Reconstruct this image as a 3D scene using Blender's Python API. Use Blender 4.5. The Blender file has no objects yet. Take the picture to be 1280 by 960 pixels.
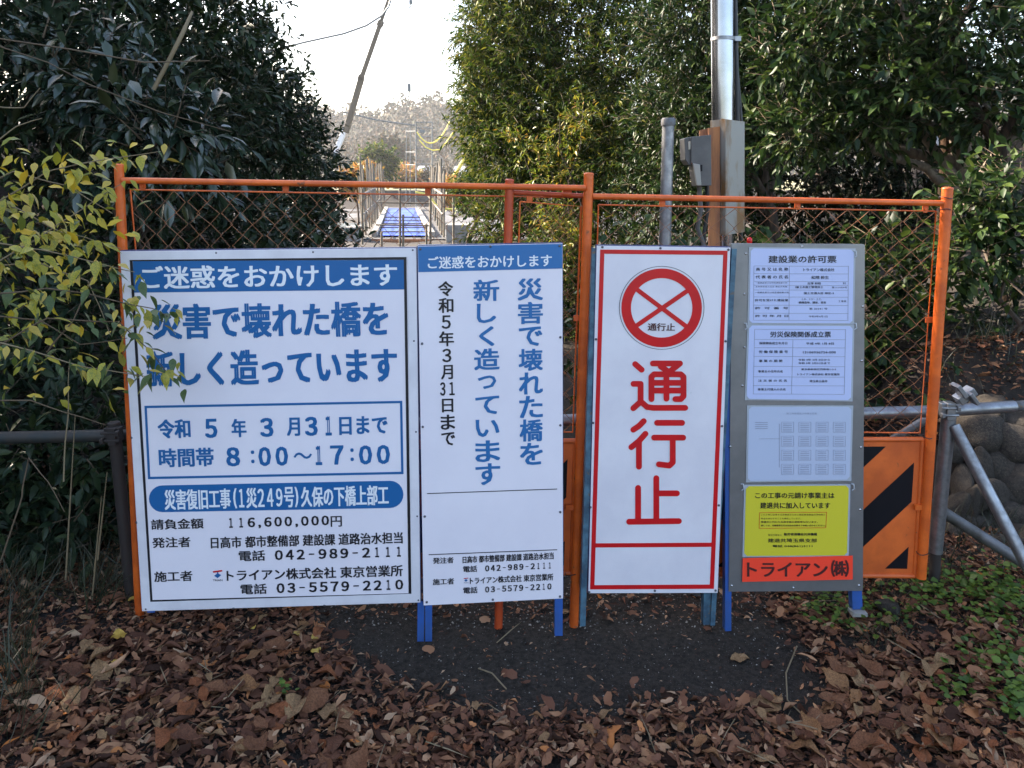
import bpy, math, random
import numpy as np
from mathutils import Vector, Matrix, noise
random.seed(7); RNG = np.random.default_rng(7)
S = bpy.context.scene
COL = S.collection

# ------------------------------------------------------------------ camera, sky, sun, exposure
F, PX, PY = 967.0, 640.0, 335.0
CAMZ, PITCH = 1.8, math.radians(7.1)
cam = bpy.data.objects.new('camera', bpy.data.cameras.new('camera')); COL.objects.link(cam)
cam.location = (0, 0, CAMZ); cam.rotation_euler = (math.pi/2-PITCH, 0, 0)
cam.data.sensor_width = 36; cam.data.lens = 36*F/1280; cam.data.shift_y = (PY-480)/1280
cam.data.clip_start = .05; cam.data.clip_end = 3000
S.camera = cam
SUN_EL, SUN_AZ = math.radians(31), math.radians(-62)
w = bpy.data.worlds.new('World'); S.world = w; w.use_nodes = True
nt = w.node_tree; bg = nt.nodes['Background']
sky = nt.nodes.new('ShaderNodeTexSky'); sky.sky_type = 'NISHITA'; sky.sun_disc = False
sky.sun_elevation = SUN_EL; sky.sun_rotation = SUN_AZ; sky.air_density = 1.0; sky.dust_density = 2.5; sky.ozone_density = 1.0
nt.links.new(sky.outputs[0], bg.inputs[0]); bg.inputs[1].default_value = .15
sl = bpy.data.lights.new('sun', 'SUN'); sl.energy = 4.6; sl.angle = math.radians(.5); sl.color = (1, .92, .80)
sun = bpy.data.objects.new('sun', sl); COL.objects.link(sun)
sd = Vector((math.sin(SUN_AZ)*math.cos(SUN_EL), math.cos(SUN_AZ)*math.cos(SUN_EL), math.sin(SUN_EL)))
sun.rotation_euler = sd.to_track_quat('Z', 'Y').to_euler(); sun.location = sd*60
S.view_settings.view_transform = 'Standard'; S.view_settings.look = 'None'
S.view_settings.exposure = 2.2; S.view_settings.use_white_balance = True; S.view_settings.white_balance_temperature = 6950; S.view_settings.white_balance_tint = 12; S.view_settings.gamma = 1
S.render.engine = 'CYCLES'
S.cycles.max_bounces = 8; S.cycles.diffuse_bounces = 3; S.cycles.transparent_max_bounces = 8
S.cycles.use_denoising = True

# ------------------------------------------------------------------ helpers: pixels to places
cp, sp = math.cos(PITCH), math.sin(PITCH)
def ray(px, py):
    x, y = (px-PX)/F, (PY-py)/F
    return Vector((x, cp+y*sp, -sp+y*cp))
def at(px, py, Y):                      # the point seen at a pixel, Y metres ahead
    d = ray(px, py); return Vector((0, 0, CAMZ)) + d*(Y/d.y)
def on(px, py, y0, k=.045, off=0.0):    # the point seen at a pixel on the upright plane y = y0 - off + k x
    d = ray(px, py); t = (y0-off)/(d.y-k*d.x); return Vector((0, 0, CAMZ)) + d*t
def gnd(px, py, z=0.0):
    d = ray(px, py); return Vector((0, 0, CAMZ)) + d*((z-CAMZ)/d.z)
def sstep(a, b, x):
    t = np.clip((x-a)/(b-a), 0, 1); return t*t*(3-2*t)
def ground_z(x, y):
    x = np.asarray(x, float); y = np.asarray(y, float)
    z = -0.9*sstep(7, 29, y)
    z = z + .085*sstep(-.35, -1.15, x)*sstep(4.2, 2.6, y)*1.0
    fade = 1-.92*sstep(9, 17, y)
    lb = (2.2*sstep(-1.9, -5.5, x) + 1.2*sstep(-5, -12, x))*fade
    rb = .75*sstep(1.8, 2.4, x)*sstep(3.75, 4.25, y) + .10*sstep(1.2, 2.2, x) + (1.7*sstep(2.6, 6.5, x)*sstep(3.85, 5.2, y) + 1.4*sstep(6, 14, x))*fade
    z = z + (lb+rb)*(1-sstep(24, 30, y))
    z = z - 2.6*sstep(30.5, 34, y)*(1-sstep(96, 104, y)) 
    z = z + .06*np.sin(x*1.7+.4*y)*sstep(1.8, 3.5, np.abs(x)) + .25*np.sin(.13*x+1)*np.sin(.11*y)*sstep(20, 60, y)
    return z

# ------------------------------------------------------------------ helpers: objects
def tag(o, label=None, cat=None, group=None, kind=None):
    if label: o['label'] = label
    if cat: o['category'] = cat
    if group: o['group'] = group
    if kind: o['kind'] = kind
    return o
def empty(name, loc, label, cat, group=None):
    o = bpy.data.objects.new(name, None); COL.objects.link(o); o.location = loc; o.empty_display_size = .2
    return tag(o, label, cat, group)
def wloc(o):
    v = Vector((0, 0, 0))
    while o: v += o.location; o = o.parent
    return v
class MB:
    def __init__(s): s.v = []; s.f = []; s.m = []; s.cur = 0; s.sm = []
    def add(s, vs, fs, smooth=False):
        b = len(s.v); s.v += [tuple(v) for v in vs]
        for f in fs: s.f.append([i+b for i in f]); s.m.append(s.cur); s.sm.append(smooth)
    def box(s, c, d, rot=None):
        M = rot if rot is not None else Matrix.Identity(3)
        c = Vector(c); vs = [c + M@Vector((x*d[0]/2, y*d[1]/2, z*d[2]/2)) for x in (-1, 1) for y in (-1, 1) for z in (-1, 1)]
        s.add(vs, [(0,1,3,2),(4,6,7,5),(0,4,5,1),(2,3,7,6),(0,2,6,4),(1,5,7,3)])
    def slab(s, quad, depth, n):        # a polygon given thickness against its normal n
        q = [Vector(p) for p in quad]; n = Vector(n).normalized()*depth; k = len(q)
        s.add(q+[p-n for p in q], [list(range(k)), list(range(2*k-1, k-1, -1))]+[(i, i+k, (i+1) % k+k, (i+1) % k) for i in range(k)])
    def tube(s, pts, r, sides=8, caps=True):
        pts = [Vector(p) for p in pts]; n = len(pts)
        rs = r if hasattr(r, '__len__') else [r]*n
        up = None; rings = []
        for i, p in enumerate(pts):
            t = (pts[min(i+1, n-1)]-pts[max(i-1, 0)])
            if t.length < 1e-9: t = Vector((0, 0, 1))
            t.normalize()
            if up is None: up = t.orthogonal().normalized()
            else:
                up = up - t*up.dot(t)
                up = up.normalized() if up.length > 1e-6 else t.orthogonal().normalized()
            b = t.cross(up)
            rings.append([p+(up*math.cos(a)+b*math.sin(a))*rs[i] for a in (2*math.pi*j/sides for j in range(sides))])
        vs = [v for rg in rings for v in rg]; fs = []
        for i in range(n-1):
            for j in range(sides):
                a, b2 = i*sides+j, i*sides+(j+1) % sides
                fs.append((a, b2, b2+sides, a+sides))
        s.add(vs, fs, True)
        if caps:
            s.add(rings[0], [list(range(sides))[::-1]]); s.add(rings[-1], [list(range(sides))])
    def build(s, name, mats, parent=None, bevel=0):
        me = bpy.data.meshes.new(name)
        base = wloc(parent) if parent else Vector((0, 0, 0))
        me.from_pydata([(v[0]-base.x, v[1]-base.y, v[2]-base.z) for v in s.v], [], s.f)
        if not isinstance(mats, (list, tuple)): mats = [mats]
        for m in mats: me.materials.append(m)
        me.polygons.foreach_set('material_index', s.m); me.polygons.foreach_set('use_smooth', s.sm)
        me.update()
        o = bpy.data.objects.new(name, me); COL.objects.link(o)
        if parent: o.parent = parent
        if bevel:
            b = o.modifiers.new('bevel', 'BEVEL'); b.width = bevel; b.segments = 2; b.limit_method = 'ANGLE'
        return o
def inst(name, me, parent, loc, rot=(0, 0, 0), sc=1):
    o = bpy.data.objects.new(name, me); COL.objects.link(o)
    if parent: o.parent = parent
    o.location = Vector(loc)-(wloc(parent) if parent else Vector((0, 0, 0))); o.rotation_euler = rot
    o.scale = (sc, sc, sc) if not hasattr(sc, '__len__') else sc
    return o

# ------------------------------------------------------------------ materials
def mat(name, col, rough=.6, metal=0, col2=None, nscale=6, ndetail=5, bump=0, bscale=40, spec=.5, island=None, trans=0, ramp=(.4, .6), coat=0, rough2=None, stretch=None, wear=None):
    m = bpy.data.materials.new(name); m.use_nodes = True; t = m.node_tree; N = t.nodes; L = t.links
    p = N['Principled BSDF']; out = N['Material Output']
    p.inputs['Roughness'].default_value = rough; p.inputs['Metallic'].default_value = metal
    p.inputs['Specular IOR Level'].default_value = spec; p.inputs['Coat Weight'].default_value = coat
    tc = N.new('ShaderNodeTexCoord'); mp = N.new('ShaderNodeMapping'); L.new(tc.outputs['Object'], mp.inputs[0])
    if stretch: mp.inputs['Scale'].default_value = stretch
    cur = None
    if island:
        g = N.new('ShaderNodeNewGeometry'); r = N.new('ShaderNodeValToRGB'); r.color_ramp.interpolation = 'LINEAR'
        e = r.color_ramp.elements
        while len(e) < len(island): e.new(.5)
        for i, c in enumerate(island):
            e[i].position = c[3] if len(c) > 3 else i/(len(island)-1)
            e[i].color = (*c[:3], 1)
        L.new(g.outputs['Random Per Island'], r.inputs[0]); cur = r.outputs[0]
    if col2:
        nz = N.new('ShaderNodeTexNoise'); nz.inputs['Scale'].default_value = nscale; nz.inputs['Detail'].default_value = ndetail
        nz.inputs['Roughness'].default_value = .62
        L.new(mp.outputs[0], nz.inputs[0]); r = N.new('ShaderNodeMapRange'); r.inputs[1].default_value = ramp[0]; r.inputs[2].default_value = ramp[1]
        L.new(nz.outputs[0], r.inputs[0]); mx = N.new('ShaderNodeMix'); mx.data_type = 'RGBA'
        L.new(r.outputs[0], mx.inputs['Factor'])
        if cur: L.new(cur, mx.inputs['A'])
        else: mx.inputs['A'].default_value = (*col, 1)
        mx.inputs['B'].default_value = (*col2, 1); cur = mx.outputs['Result']
        if rough2 is not None:
            r2 = N.new('ShaderNodeMapRange'); r2.inputs[1].default_value = ramp[0]; r2.inputs[2].default_value = ramp[1]
            r2.inputs[3].default_value = rough; r2.inputs[4].default_value = rough2
            L.new(nz.outputs[0], r2.inputs[0]); L.new(r2.outputs[0], p.inputs['Roughness'])
    if wear:        # (colour, scale, threshold)
        n3 = N.new('ShaderNodeTexNoise'); n3.inputs['Scale'].default_value = wear[1]; n3.inputs['Detail'].default_value = 8; n3.inputs['Roughness'].default_value = .7
        L.new(tc.outputs['Object'], n3.inputs[0]); r = N.new('ShaderNodeMapRange'); r.inputs[1].default_value = wear[2]; r.inputs[2].default_value = wear[2]+.05
        L.new(n3.outputs[0], r.inputs[0]); mx = N.new('ShaderNodeMix'); mx.data_type = 'RGBA'; L.new(r.outputs[0], mx.inputs['Factor'])
        if cur: L.new(cur, mx.inputs['A'])
        else: mx.inputs['A'].default_value = (*col, 1)
        mx.inputs['B'].default_value = (*wear[0], 1); cur = mx.outputs['Result']
    if cur: L.new(cur, p.inputs['Base Color'])
    else: p.inputs['Base Color'].default_value = (*col, 1)
    if bump:
        n2 = N.new('ShaderNodeTexNoise'); n2.inputs['Scale'].default_value = bscale; n2.inputs['Detail'].default_value = 6
        L.new(mp.outputs[0], n2.inputs[0]); b = N.new('ShaderNodeBump'); b.inputs['Strength'].default_value = bump; b.inputs['Distance'].default_value = .01
        L.new(n2.outputs[0], b.inputs['Height']); L.new(b.outputs[0], p.inputs['Normal'])
    if trans:
        tr = N.new('ShaderNodeBsdfTranslucent'); ms = N.new('ShaderNodeMixShader'); ms.inputs[0].default_value = trans
        if cur: L.new(cur, tr.inputs[0])
        else: tr.inputs[0].default_value = (*col, 1)
        L.new(p.outputs[0], ms.inputs[1]); L.new(tr.outputs[0], ms.inputs[2]); L.new(ms.outputs[0], out.inputs[0])
    return m
M = {}
M['orange'] = mat('orange_paint', (.74, .135, .018), .4, col2=(.56, .095, .015), nscale=9, bump=.2, bscale=60, wear=((.20, .06, .02), 22, .63))
M['orange_dull'] = mat('orange_sheet', (.70, .13, .02), .5, col2=(.52, .09, .015), nscale=5, bump=.12, bscale=20, wear=((.14, .05, .025), 16, .64))
M['red_post'] = mat('dark_orange_paint', (.50, .07, .015), .45, col2=(.38, .05, .015), nscale=9, wear=((.10, .035, .02), 24, .62))
M['wire'] = mat('rusty_wire', (.33, .125, .05), .55, col2=(.17, .07, .035), nscale=20)
M['black'] = mat('black_paint', (.006, .006, .009), .5, spec=.2)
M['ink'] = mat('black_print', (.012, .012, .016), .4)
M['white'] = mat('white_board', (.81, .765, .82), .24, col2=(.77, .725, .785), nscale=2.2, wear=((.66, .64, .63), 5, .66), bump=.07, bscale=4, spec=.5)
M['white_frame'] = mat('white_frame', (.74, .72, .76), .3, col2=(.66, .64, .68), nscale=7)
M['white_old'] = mat('old_white_sheet', (.73, .70, .74), .36, col2=(.67, .64, .69), nscale=3.5, ndetail=8, bump=.55, bscale=3.2, wear=((.38, .39, .40), 13, .69))
M['white_print'] = mat('white_print', (.78, .80, .84), .35)
M['blue'] = mat('blue_print', (.010, .12, .33), .3)
M['blue_light'] = mat('blue_print_light', (.022, .15, .38), .3)
M['blue_leg'] = mat('blue_paint', (.025, .10, .36), .4, col2=(.03, .09, .28), nscale=10, wear=((.10, .09, .09), 40, .7))
M['teal_leg'] = mat('worn_teal_paint', (.07, .16, .22), .55, col2=(.03, .07, .11), nscale=16, wear=((.14, .10, .08), 30, .6))
M['dark_edge'] = mat('dark_blue_edge', (.02, .03, .12), .4)
M['red'] = mat('red_print', (.62, .008, .012), .35, col2=(.54, .008, .012), nscale=8)
M['steel'] = mat('galvanised_pipe', (.30, .31, .33), .36, .85, col2=(.19, .19, .20), nscale=14, ndetail=8, bump=.05, bscale=60, rough2=.55)
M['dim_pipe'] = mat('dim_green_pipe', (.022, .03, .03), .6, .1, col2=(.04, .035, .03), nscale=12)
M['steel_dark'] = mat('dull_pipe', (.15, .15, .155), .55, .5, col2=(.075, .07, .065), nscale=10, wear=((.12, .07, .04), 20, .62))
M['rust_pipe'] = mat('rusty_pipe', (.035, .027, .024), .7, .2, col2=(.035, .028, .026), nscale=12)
M['plate'] = mat('brushed_steel_sheet', (.30, .30, .31), .42, .75, col2=(.23, .23, .235), nscale=3, ndetail=8, bump=.05, bscale=9, rough2=.5, wear=((.17, .165, .16), 7, .64))
M['chrome'] = mat('silver_sheath', (.34, .35, .40), .14, .95, col2=(.28, .29, .31), nscale=5, bump=.02, bscale=8)
M['paper'] = mat('paper_in_sleeve', (.52, .58, .82), .14, col2=(.49, .55, .79), nscale=2, bump=.03, bscale=6, coat=.6)
M['paper2'] = mat('pale_paper', (.46, .52, .66), .14, coat=.6)
M['sleeve'] = mat('clear_sleeve_edge', (.40, .43, .47), .12, coat=.5)
M['grey_print'] = mat('grey_print', (.27, .29, .38), .5)
M['yellow'] = mat('yellow_paper', (.64, .56, .04), .3, coat=.4)
M['red_paper'] = mat('red_paper', (1, .065, .03), .4)
M['brown_ink'] = mat('dark_print', (.07, .012, .012), .5)
M['screw'] = mat('screw', (.12, .12, .14), .4, .7)
M['screw_bright'] = mat('bright_screw', (.6, .6, .6), .2, .9)
M['wood'] = mat('rusty_board', (.40, .155, .055), .7, col2=(.22, .09, .045), nscale=9, stretch=(3, 3, .5), bump=.2, bscale=20)
M['cover'] = mat('weathered_cover', (.27, .26, .235), .45, .3, col2=(.20, .11, .045), nscale=7, stretch=(1.4, 1.4, .45), ramp=(.46, .60), wear=((.20, .19, .18), 9, .62))
M['meter'] = mat('grey_plastic', (.075, .072, .07), .5, col2=(.11, .105, .10), nscale=5)
M['label'] = mat('faded_label', (.5, .45, .36), .5)
M['cable'] = mat('black_cable', (.015, .015, .016), .45)
M['asphalt'] = mat('asphalt', (.044, .036, .029), .92, spec=.1, col2=(.021, .018, .015), nscale=55, ndetail=9, bump=1.0, bscale=110, wear=((.11, .10, .09), 210, .60), ramp=(.38, .62))
M['grit'] = mat('pale_grit', (.2, .19, .17), .9, island=[(.05,.05,.05),(.12,.11,.10),(.22,.20,.17),(.34,.31,.27)])
M['soil'] = mat('dark_soil', (.030, .021, .015), .95, col2=(.014, .011, .009), nscale=5, ndetail=8, bump=1.0, bscale=30)
M['gravel'] = mat('river_gravel', (.12, .12, .125), .9, col2=(.06, .06, .065), nscale=.6, ndetail=9, bump=.6, bscale=3)
M['stone'] = mat('boulder', (.075, .062, .05), .9, spec=.2, col2=(.04, .035, .03), nscale=9, ndetail=9, bump=1.0, bscale=30, wear=((.17, .145, .11), 15, .60))
M['deck'] = mat('worn_deck', (.10, .095, .09), .9, col2=(.06, .055, .05), nscale=1.5, bump=.3, bscale=10)
M['concrete'] = mat('concrete', (.30, .285, .26), .85, col2=(.20, .19, .17), nscale=6, bump=.3, bscale=30)
M['tarp'] = mat('blue_tarp', (.012, .055, .42), .5, col2=(.02, .08, .46), nscale=2, bump=.6, bscale=2.4)
M['bark'] = mat('bark', (.10, .068, .045), .9, col2=(.05, .035, .026), nscale=9, stretch=(3, 3, .7), bump=.7, bscale=22)
M['bark_warm'] = mat('warm_bark', (.06, .036, .023), .95, spec=.1, col2=(.022, .016, .012), nscale=9, stretch=(3, 3, .7), bump=.7, bscale=22)
M['bark_pale'] = mat('pale_bark', (.20, .155, .115), .85, col2=(.11, .085, .07), nscale=9, stretch=(3, 3, .7), bump=.5, bscale=22)
M['twig'] = mat('twig', (.11, .075, .045), .8)
M['vine'] = mat('pale_stem', (.20, .15, .085), .7)
LG = dict(rough=.38, spec=.24, trans=.12)
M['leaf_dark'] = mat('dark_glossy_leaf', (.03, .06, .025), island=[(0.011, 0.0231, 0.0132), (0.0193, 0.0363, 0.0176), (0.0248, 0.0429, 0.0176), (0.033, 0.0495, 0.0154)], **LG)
M['leaf_big'] = mat('broad_glossy_leaf', (.03, .06, .03), rough=.26, spec=.75, trans=.08, island=[(0.0144, 0.0312, 0.0192), (0.0228, 0.0432, 0.0252), (0.03, 0.051, 0.027), (0.042, 0.051, 0.018)])
M['leaf_bamboo'] = mat('slender_leaf', (.06, .09, .03), rough=.5, spec=.2, trans=.28, island=[(.008, .022, .004), (.026, .058, .008), (.055, .095, .012), (.11, .14, .018), (.22, .20, .03)])
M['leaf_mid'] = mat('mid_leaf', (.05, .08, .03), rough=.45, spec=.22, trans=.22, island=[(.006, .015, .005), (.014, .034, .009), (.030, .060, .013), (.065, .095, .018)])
M['leaf_yg'] = mat('yellow_green_leaf', (.2, .25, .05), rough=.4, trans=.25, island=[(.07, .11, .022), (.18, .20, .025), (.34, .31, .03), (.50, .38, .03), (.60, .38, .03)])
M['leaf_g'] = mat('soft_green_leaf', (.085, .13, .04), rough=.42, trans=.25, col2=(.055, .09, .03), nscale=16)
M['leaf_y'] = mat('turning_leaf', (.46, .37, .03), rough=.42, trans=.3, col2=(.20, .22, .035), nscale=16)
M['leaf_o'] = mat('yellow_leaf', (.50, .34, .05), rough=.45, trans=.25, col2=(.34, .27, .05), nscale=16)
M['weed'] = mat('weed_leaf', (.07, .12, .03), rough=.45, spec=.3, trans=.25, island=[(.035, .075, .014), (.07, .125, .018), (.13, .19, .028)])
M['grass'] = mat('grass_blade', (.05, .07, .03), rough=.5, trans=.15, island=[(0.014, 0.0225, 0.01), (0.025, 0.035, 0.014), (0.045, 0.0425, 0.02), (0.08, 0.06, 0.03)])
BR = [(.030, .015, .010, 0), (.085, .038, .024, .2), (.155, .067, .040, .45), (.23, .105, .056, .70), (.31, .16, .085, .87), (.41, .27, .17, .96), (.48, .16, .04, 1)]
M['litter'] = mat('dry_leaf', (.15, .08, .05), rough=.7, spec=.12, trans=.06, island=BR, bump=.3, bscale=60)
for i, c in enumerate([(.22, .095, .048), (.30, .145, .065), (.155, .065, .037), (.34, .20, .10), (.29, .10, .042)]):
    M['dry%d' % i] = mat('large_dry_leaf', c, rough=.7, spec=.15, trans=.06, col2=tuple(x*.55 for x in c), nscale=22, ndetail=8, bump=.5, bscale=50)
M['dry_yellow'] = mat('yellow_fallen_leaf', (.55, .38, .06), rough=.5, trans=.1, col2=(.42, .24, .05), nscale=20)
M['haze_tree'] = mat('far_wood', (.17, .14, .10), .9, island=[(.02, .03, .014), (.045, .05, .022), (.085, .07, .035), (.12, .065, .03)])
M['gold_leaf'] = mat('autumn_leaf', (.4, .25, .06), .6, trans=.25, island=[(.18, .20, .05), (.38, .26, .06), (.48, .24, .06), (.42, .15, .05)])
M['leaf_shade'] = mat('hollow_shade_leaf', (.01, .02, .01), rough=.5, spec=.12, island=[(.004, .008, .004), (.008, .016, .007), (.014, .024, .009), (.02, .032, .01)])  # shade of the thicket hollow painted into near-black leaf greens
M['leaf_turn'] = mat('turning_tree_leaf', (.2, .2, .04), rough=.42, trans=.3, island=[(.06, .11, .012), (.14, .19, .02), (.28, .27, .03), (.38, .20, .03)])
M['hill'] = mat('hillside', (.04, .04, .022), .95, col2=(.07, .055, .035), nscale=.05, ndetail=9)
M['field'] = mat('field_grass', (.17, .18, .08), .95, col2=(.22, .19, .10), nscale=.2)
M['crane'] = mat('crane_paint', (.12, .09, .055), .5, col2=(.09, .07, .045), nscale=3)
M['crane_white'] = mat('crane_white', (.75, .74, .72), .4)
M['yellow_rope'] = mat('yellow_rope', (.75, .62, .12), .6)
M['pole_wood'] = mat('scaffold_pole', (.22, .175, .12), .6, col2=(.13, .11, .08), nscale=3)
M['tower'] = mat('tower_steel', (.16, .17, .17), .5, .4)
M['roof'] = mat('pale_roof', (.30, .31, .34), .6)
M['wall'] = mat('pale_wall', (.62, .60, .55), .8)
M['window'] = mat('dark_glass', (.03, .04, .05), .1)
M['water'] = mat('river_water', (.10, .13, .14), .12, bump=.2, bscale=2)
M['red_lamp'] = mat('red_lens', (.6, .01, .01), .2)

# ------------------------------------------------------------------ leaves
T_HI = (np.array([(0,0,0),(.33,-.5,.05),(.33,0,-.02),(.33,.5,.05),(.68,-.38,.02),(.68,0,-.05),(.68,.38,.02),(1,0,-.14)], float),
        [(0,2,1),(0,3,2),(1,2,5,4),(2,3,6,5),(4,5,7),(5,6,7)])
T_LO = (np.array([(0,0,0),(.42,-.5,.07),(1,0,-.08),(.42,.5,.07)], float), [(0,2,1),(0,3,2)])
def leaf_mesh(name, pos, dirs, nrm, length, aspect, tpl, material, parent=None, widths=None):
    V, Fs = tpl; n = len(pos)
    d = dirs/np.linalg.norm(dirs, axis=1)[:, None]
    s = np.cross(d, nrm); s /= (np.linalg.norm(s, axis=1)[:, None]+1e-9)
    u = np.cross(s, d)
    L = length[:, None, None]; W = L*aspect
    P = pos[:, None, :] + d[:, None, :]*V[None, :, 0:1]*L + s[:, None, :]*V[None, :, 1:2]*W + u[:, None, :]*V[None, :, 2:3]*L
    base = np.array(wloc(parent)) if parent else np.zeros(3)
    P = (P-base).reshape(-1, 3)
    lens = np.array([len(f) for f in Fs]); idx = np.concatenate([np.array(f) for f in Fs])
    k = len(V)
    loops = (idx[None, :] + (np.arange(n)*k)[:, None]).ravel()
    tot = np.tile(lens, n); start = np.concatenate([[0], np.cumsum(tot)[:-1]])
    me = bpy.data.meshes.new(name)
    me.vertices.add(len(P)); me.vertices.foreach_set('co', P.ravel())
    me.loops.add(len(loops)); me.loops.foreach_set('vertex_index', loops)
    me.polygons.add(len(tot)); me.polygons.foreach_set('loop_start', start); me.polygons.foreach_set('loop_total', tot)
    me.update(calc_edges=True); me.validate()
    me.polygons.foreach_set('use_smooth', np.ones(len(tot), bool))
    me.materials.append(material)
    o = bpy.data.objects.new(name, me); COL.objects.link(o)
    if parent: o.parent = parent
    return o
def clumps(blobs, leaf, per=9, droop=.25, gap=.0, seed=0, nsc=1.3, up=.5):
    """leaves set along short twigs that fill ellipsoids; returns arrays and twig ends"""
    r = np.random.default_rng(seed); P = []; D = []; Nn = []; tw = []
    for (c, R, n) in blobs:
        c = np.array(c); R = np.array(R)
        q = r.normal(size=(n, 3)); q /= np.linalg.norm(q, axis=1)[:, None]
        rad = r.random(n)**(.45); jt = np.clip(1+.18*r.normal(size=(n, 1)), .7, 1.14)
        ctr = c+q*R*rad[:, None]*jt
        if gap:
            keep = np.array([noise.noise(Vector(p*nsc)+Vector((seed, 0, 0))) > gap-1 for p in ctr]); ctr = ctr[keep]; q = q[keep]
        m = len(ctr)
        td = q*.8+r.normal(size=(m, 3))*.55; td[:, 2] += .15; td /= np.linalg.norm(td, axis=1)[:, None]
        TL = leaf*(1.6+1.6*r.random(m))
        for j in range(per):
            f = (j+.5)/per
            side = r.normal(size=(m, 3)); side /= np.linalg.norm(side, axis=1)[:, None]
            ld = td*(.55+.5*f)+side*.75; ld[:, 2] -= droop
            P.append(ctr+td*(TL*f)[:, None]); D.append(ld)
            nn = np.tile(np.array([0, 0, 1.]), (m, 1))*up*2+r.normal(size=(m, 3))*.45; Nn.append(nn)
        tw.append((ctr, ctr+td*TL[:, None]))
    P = np.concatenate(P); D = np.concatenate(D); Nn = np.concatenate(Nn)
    return P, D, Nn, tw
def crown(name, parent, blobs, leaf, aspect, material, per=9, hi=False, seed=0, gap=0, twigs=True, droop=.25, up=.5, var=.35, nsc=1.3):
    P, D, Nn, tw = clumps(blobs, leaf, per, droop, gap, seed, nsc, up)
    r = np.random.default_rng(seed+99)
    Ln = leaf*(1-var+2*var*r.random(len(P)))
    o = leaf_mesh(name, P, D, Nn, Ln, aspect, T_HI if hi else T_LO, material, parent)
    o['kind'] = 'stuff'
    if twigs:
        a = np.concatenate([t[0] for t in tw]); b = np.concatenate([t[1] for t in tw])
        d = b-a; ln = np.linalg.norm(d, axis=1)
        tpl = (np.array([(0,-.5,0),(0,.5,0),(0,0,.012),(1,0,0)], float), [(0,1,3),(1,2,3),(2,0,3)])
        t = leaf_mesh('twigs', a, d, r.normal(size=a.shape), ln, .035, tpl, M['twig'], parent); t['kind'] = 'stuff'
    return o
def wob(a, b, n, amp, seed=0):
    a, b = Vector(a), Vector(b); out = []
    for i in range(n+1):
        t = i/n; p = a.lerp(b, t); k = math.sin(math.pi*t)*amp
        out.append(p+Vector(((noise.noise(Vector((seed, t*2.3, 0))))*k*2, (noise.noise(Vector((seed, 5, t*2.3))))*k*2, 0)))
    return out
def tree(name, label, base, blobs, leaf, aspect, lm, r0=.12, group=None, bark='bark', cat='tree', limbs=True, **kw):
    base = Vector(base); root = empty(name, base, label, cat, group)
    cx = Vector((0, 0, 0)); 
    for c, R, n in blobs: cx += Vector(c)
    cx /= len(blobs); top = Vector((cx.x, cx.y, max(c[2] for c, R, n in blobs)))
    mid = base.lerp(top, .45)
    sd0 = hash(name+label) % 97 if False else len(label)
    pts = wob(base-Vector((0, 0, .2)), top, 8, .35, sd0)
    mb = MB(); mb.tube(pts, [r0*(1-.8*i/8) for i in range(9)], 9); mb.build('trunk', M[bark], root)
    if limbs:
        for i, (c, R, n) in enumerate(blobs):
            j = 2+i % 4; mb = MB(); mb.tube(wob(pts[j], c, 5, .25, i+sd0), [r0*.45*(1-.75*k/5) for k in range(6)], 6); mb.build('limb', M[bark], root)
    crown('crown', root, blobs, leaf, aspect, lm, seed=sd0, **kw)
    return root
def B(px, py, Y, rx, ry, rd, n):        # an ellipsoid of foliage whose size is given in pixels at its distance
    p = at(px, py, Y); return (tuple(p), (rx*Y/F, rd, ry*Y/F), n)

# ------------------------------------------------------------------ ground, road, river, hills
def grid_sheet(name, xs, ys, zf, material, dz=0, mask=None):
    X, Y = np.meshgrid(xs, ys); Z = zf(X, Y)+dz
    v = np.stack([X, Y, Z], -1).reshape(-1, 3); nx, ny = len(xs), len(ys); fs = []
    for j in range(ny-1):
        for i in range(nx-1):
            if mask is None or mask((xs[i]+xs[i+1])/2, (ys[j]+ys[j+1])/2): 
                fs.append((j*nx+i, j*nx+i+1, (j+1)*nx+i+1, (j+1)*nx+i))
    me = bpy.data.meshes.new(name); me.from_pydata(v.tolist(), [], fs)
    me.polygons.foreach_set('use_smooth', [True]*len(me.polygons)); me.materials.append(material)
    o = bpy.data.objects.new(name, me); COL.objects.link(o); return o
xs = np.concatenate([-np.geomspace(1500, 9, 28), np.linspace(-8.5, 8.5, 69), np.geomspace(9, 1500, 28)])
ys = np.concatenate([np.linspace(-12, 0, 7), np.linspace(.5, 12, 47), np.linspace(12.5, 36, 40), np.linspace(38, 120, 34), np.geomspace(125, 2500, 22)])
ground = tag(grid_sheet('ground', xs, ys, ground_z, M['soil']), kind='structure')
# asphalt: a strip running to the bridge, its near edge worn to an uneven outline
EDGE = [(392,792),(440,835),(500,862),(560,882),(640,900),(720,902),(800,893),(870,886),(930,890),(1000,905),(1040,885),(1036,850),(1010,815),(985,790),(960,768)]
EDGE_G = [gnd(*p) for p in EDGE]
def in_patch(x, y):
    poly = [(p.x, p.y) for p in EDGE_G]+[(1.15, 3.3), (1.2, 4.2), (-.9, 4.2), (-.85, 3.0)]
    c = False; n = len(poly)
    for i in range(n):
        x1, y1 = poly[i]; x2, y2 = poly[(i+1) % n]
        if (y1 > y) != (y2 > y) and x < (x2-x1)*(y-y1)/(y2-y1)+x1: c = not c
    return c
rx = np.linspace(-1.5, 1.6, 32); ry = np.concatenate([np.linspace(1.4, 6, 40), np.linspace(6.5, 30.4, 30)])
tag(grid_sheet('road', rx, ry, ground_z, M['asphalt'], dz=.006), kind='structure')
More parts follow.
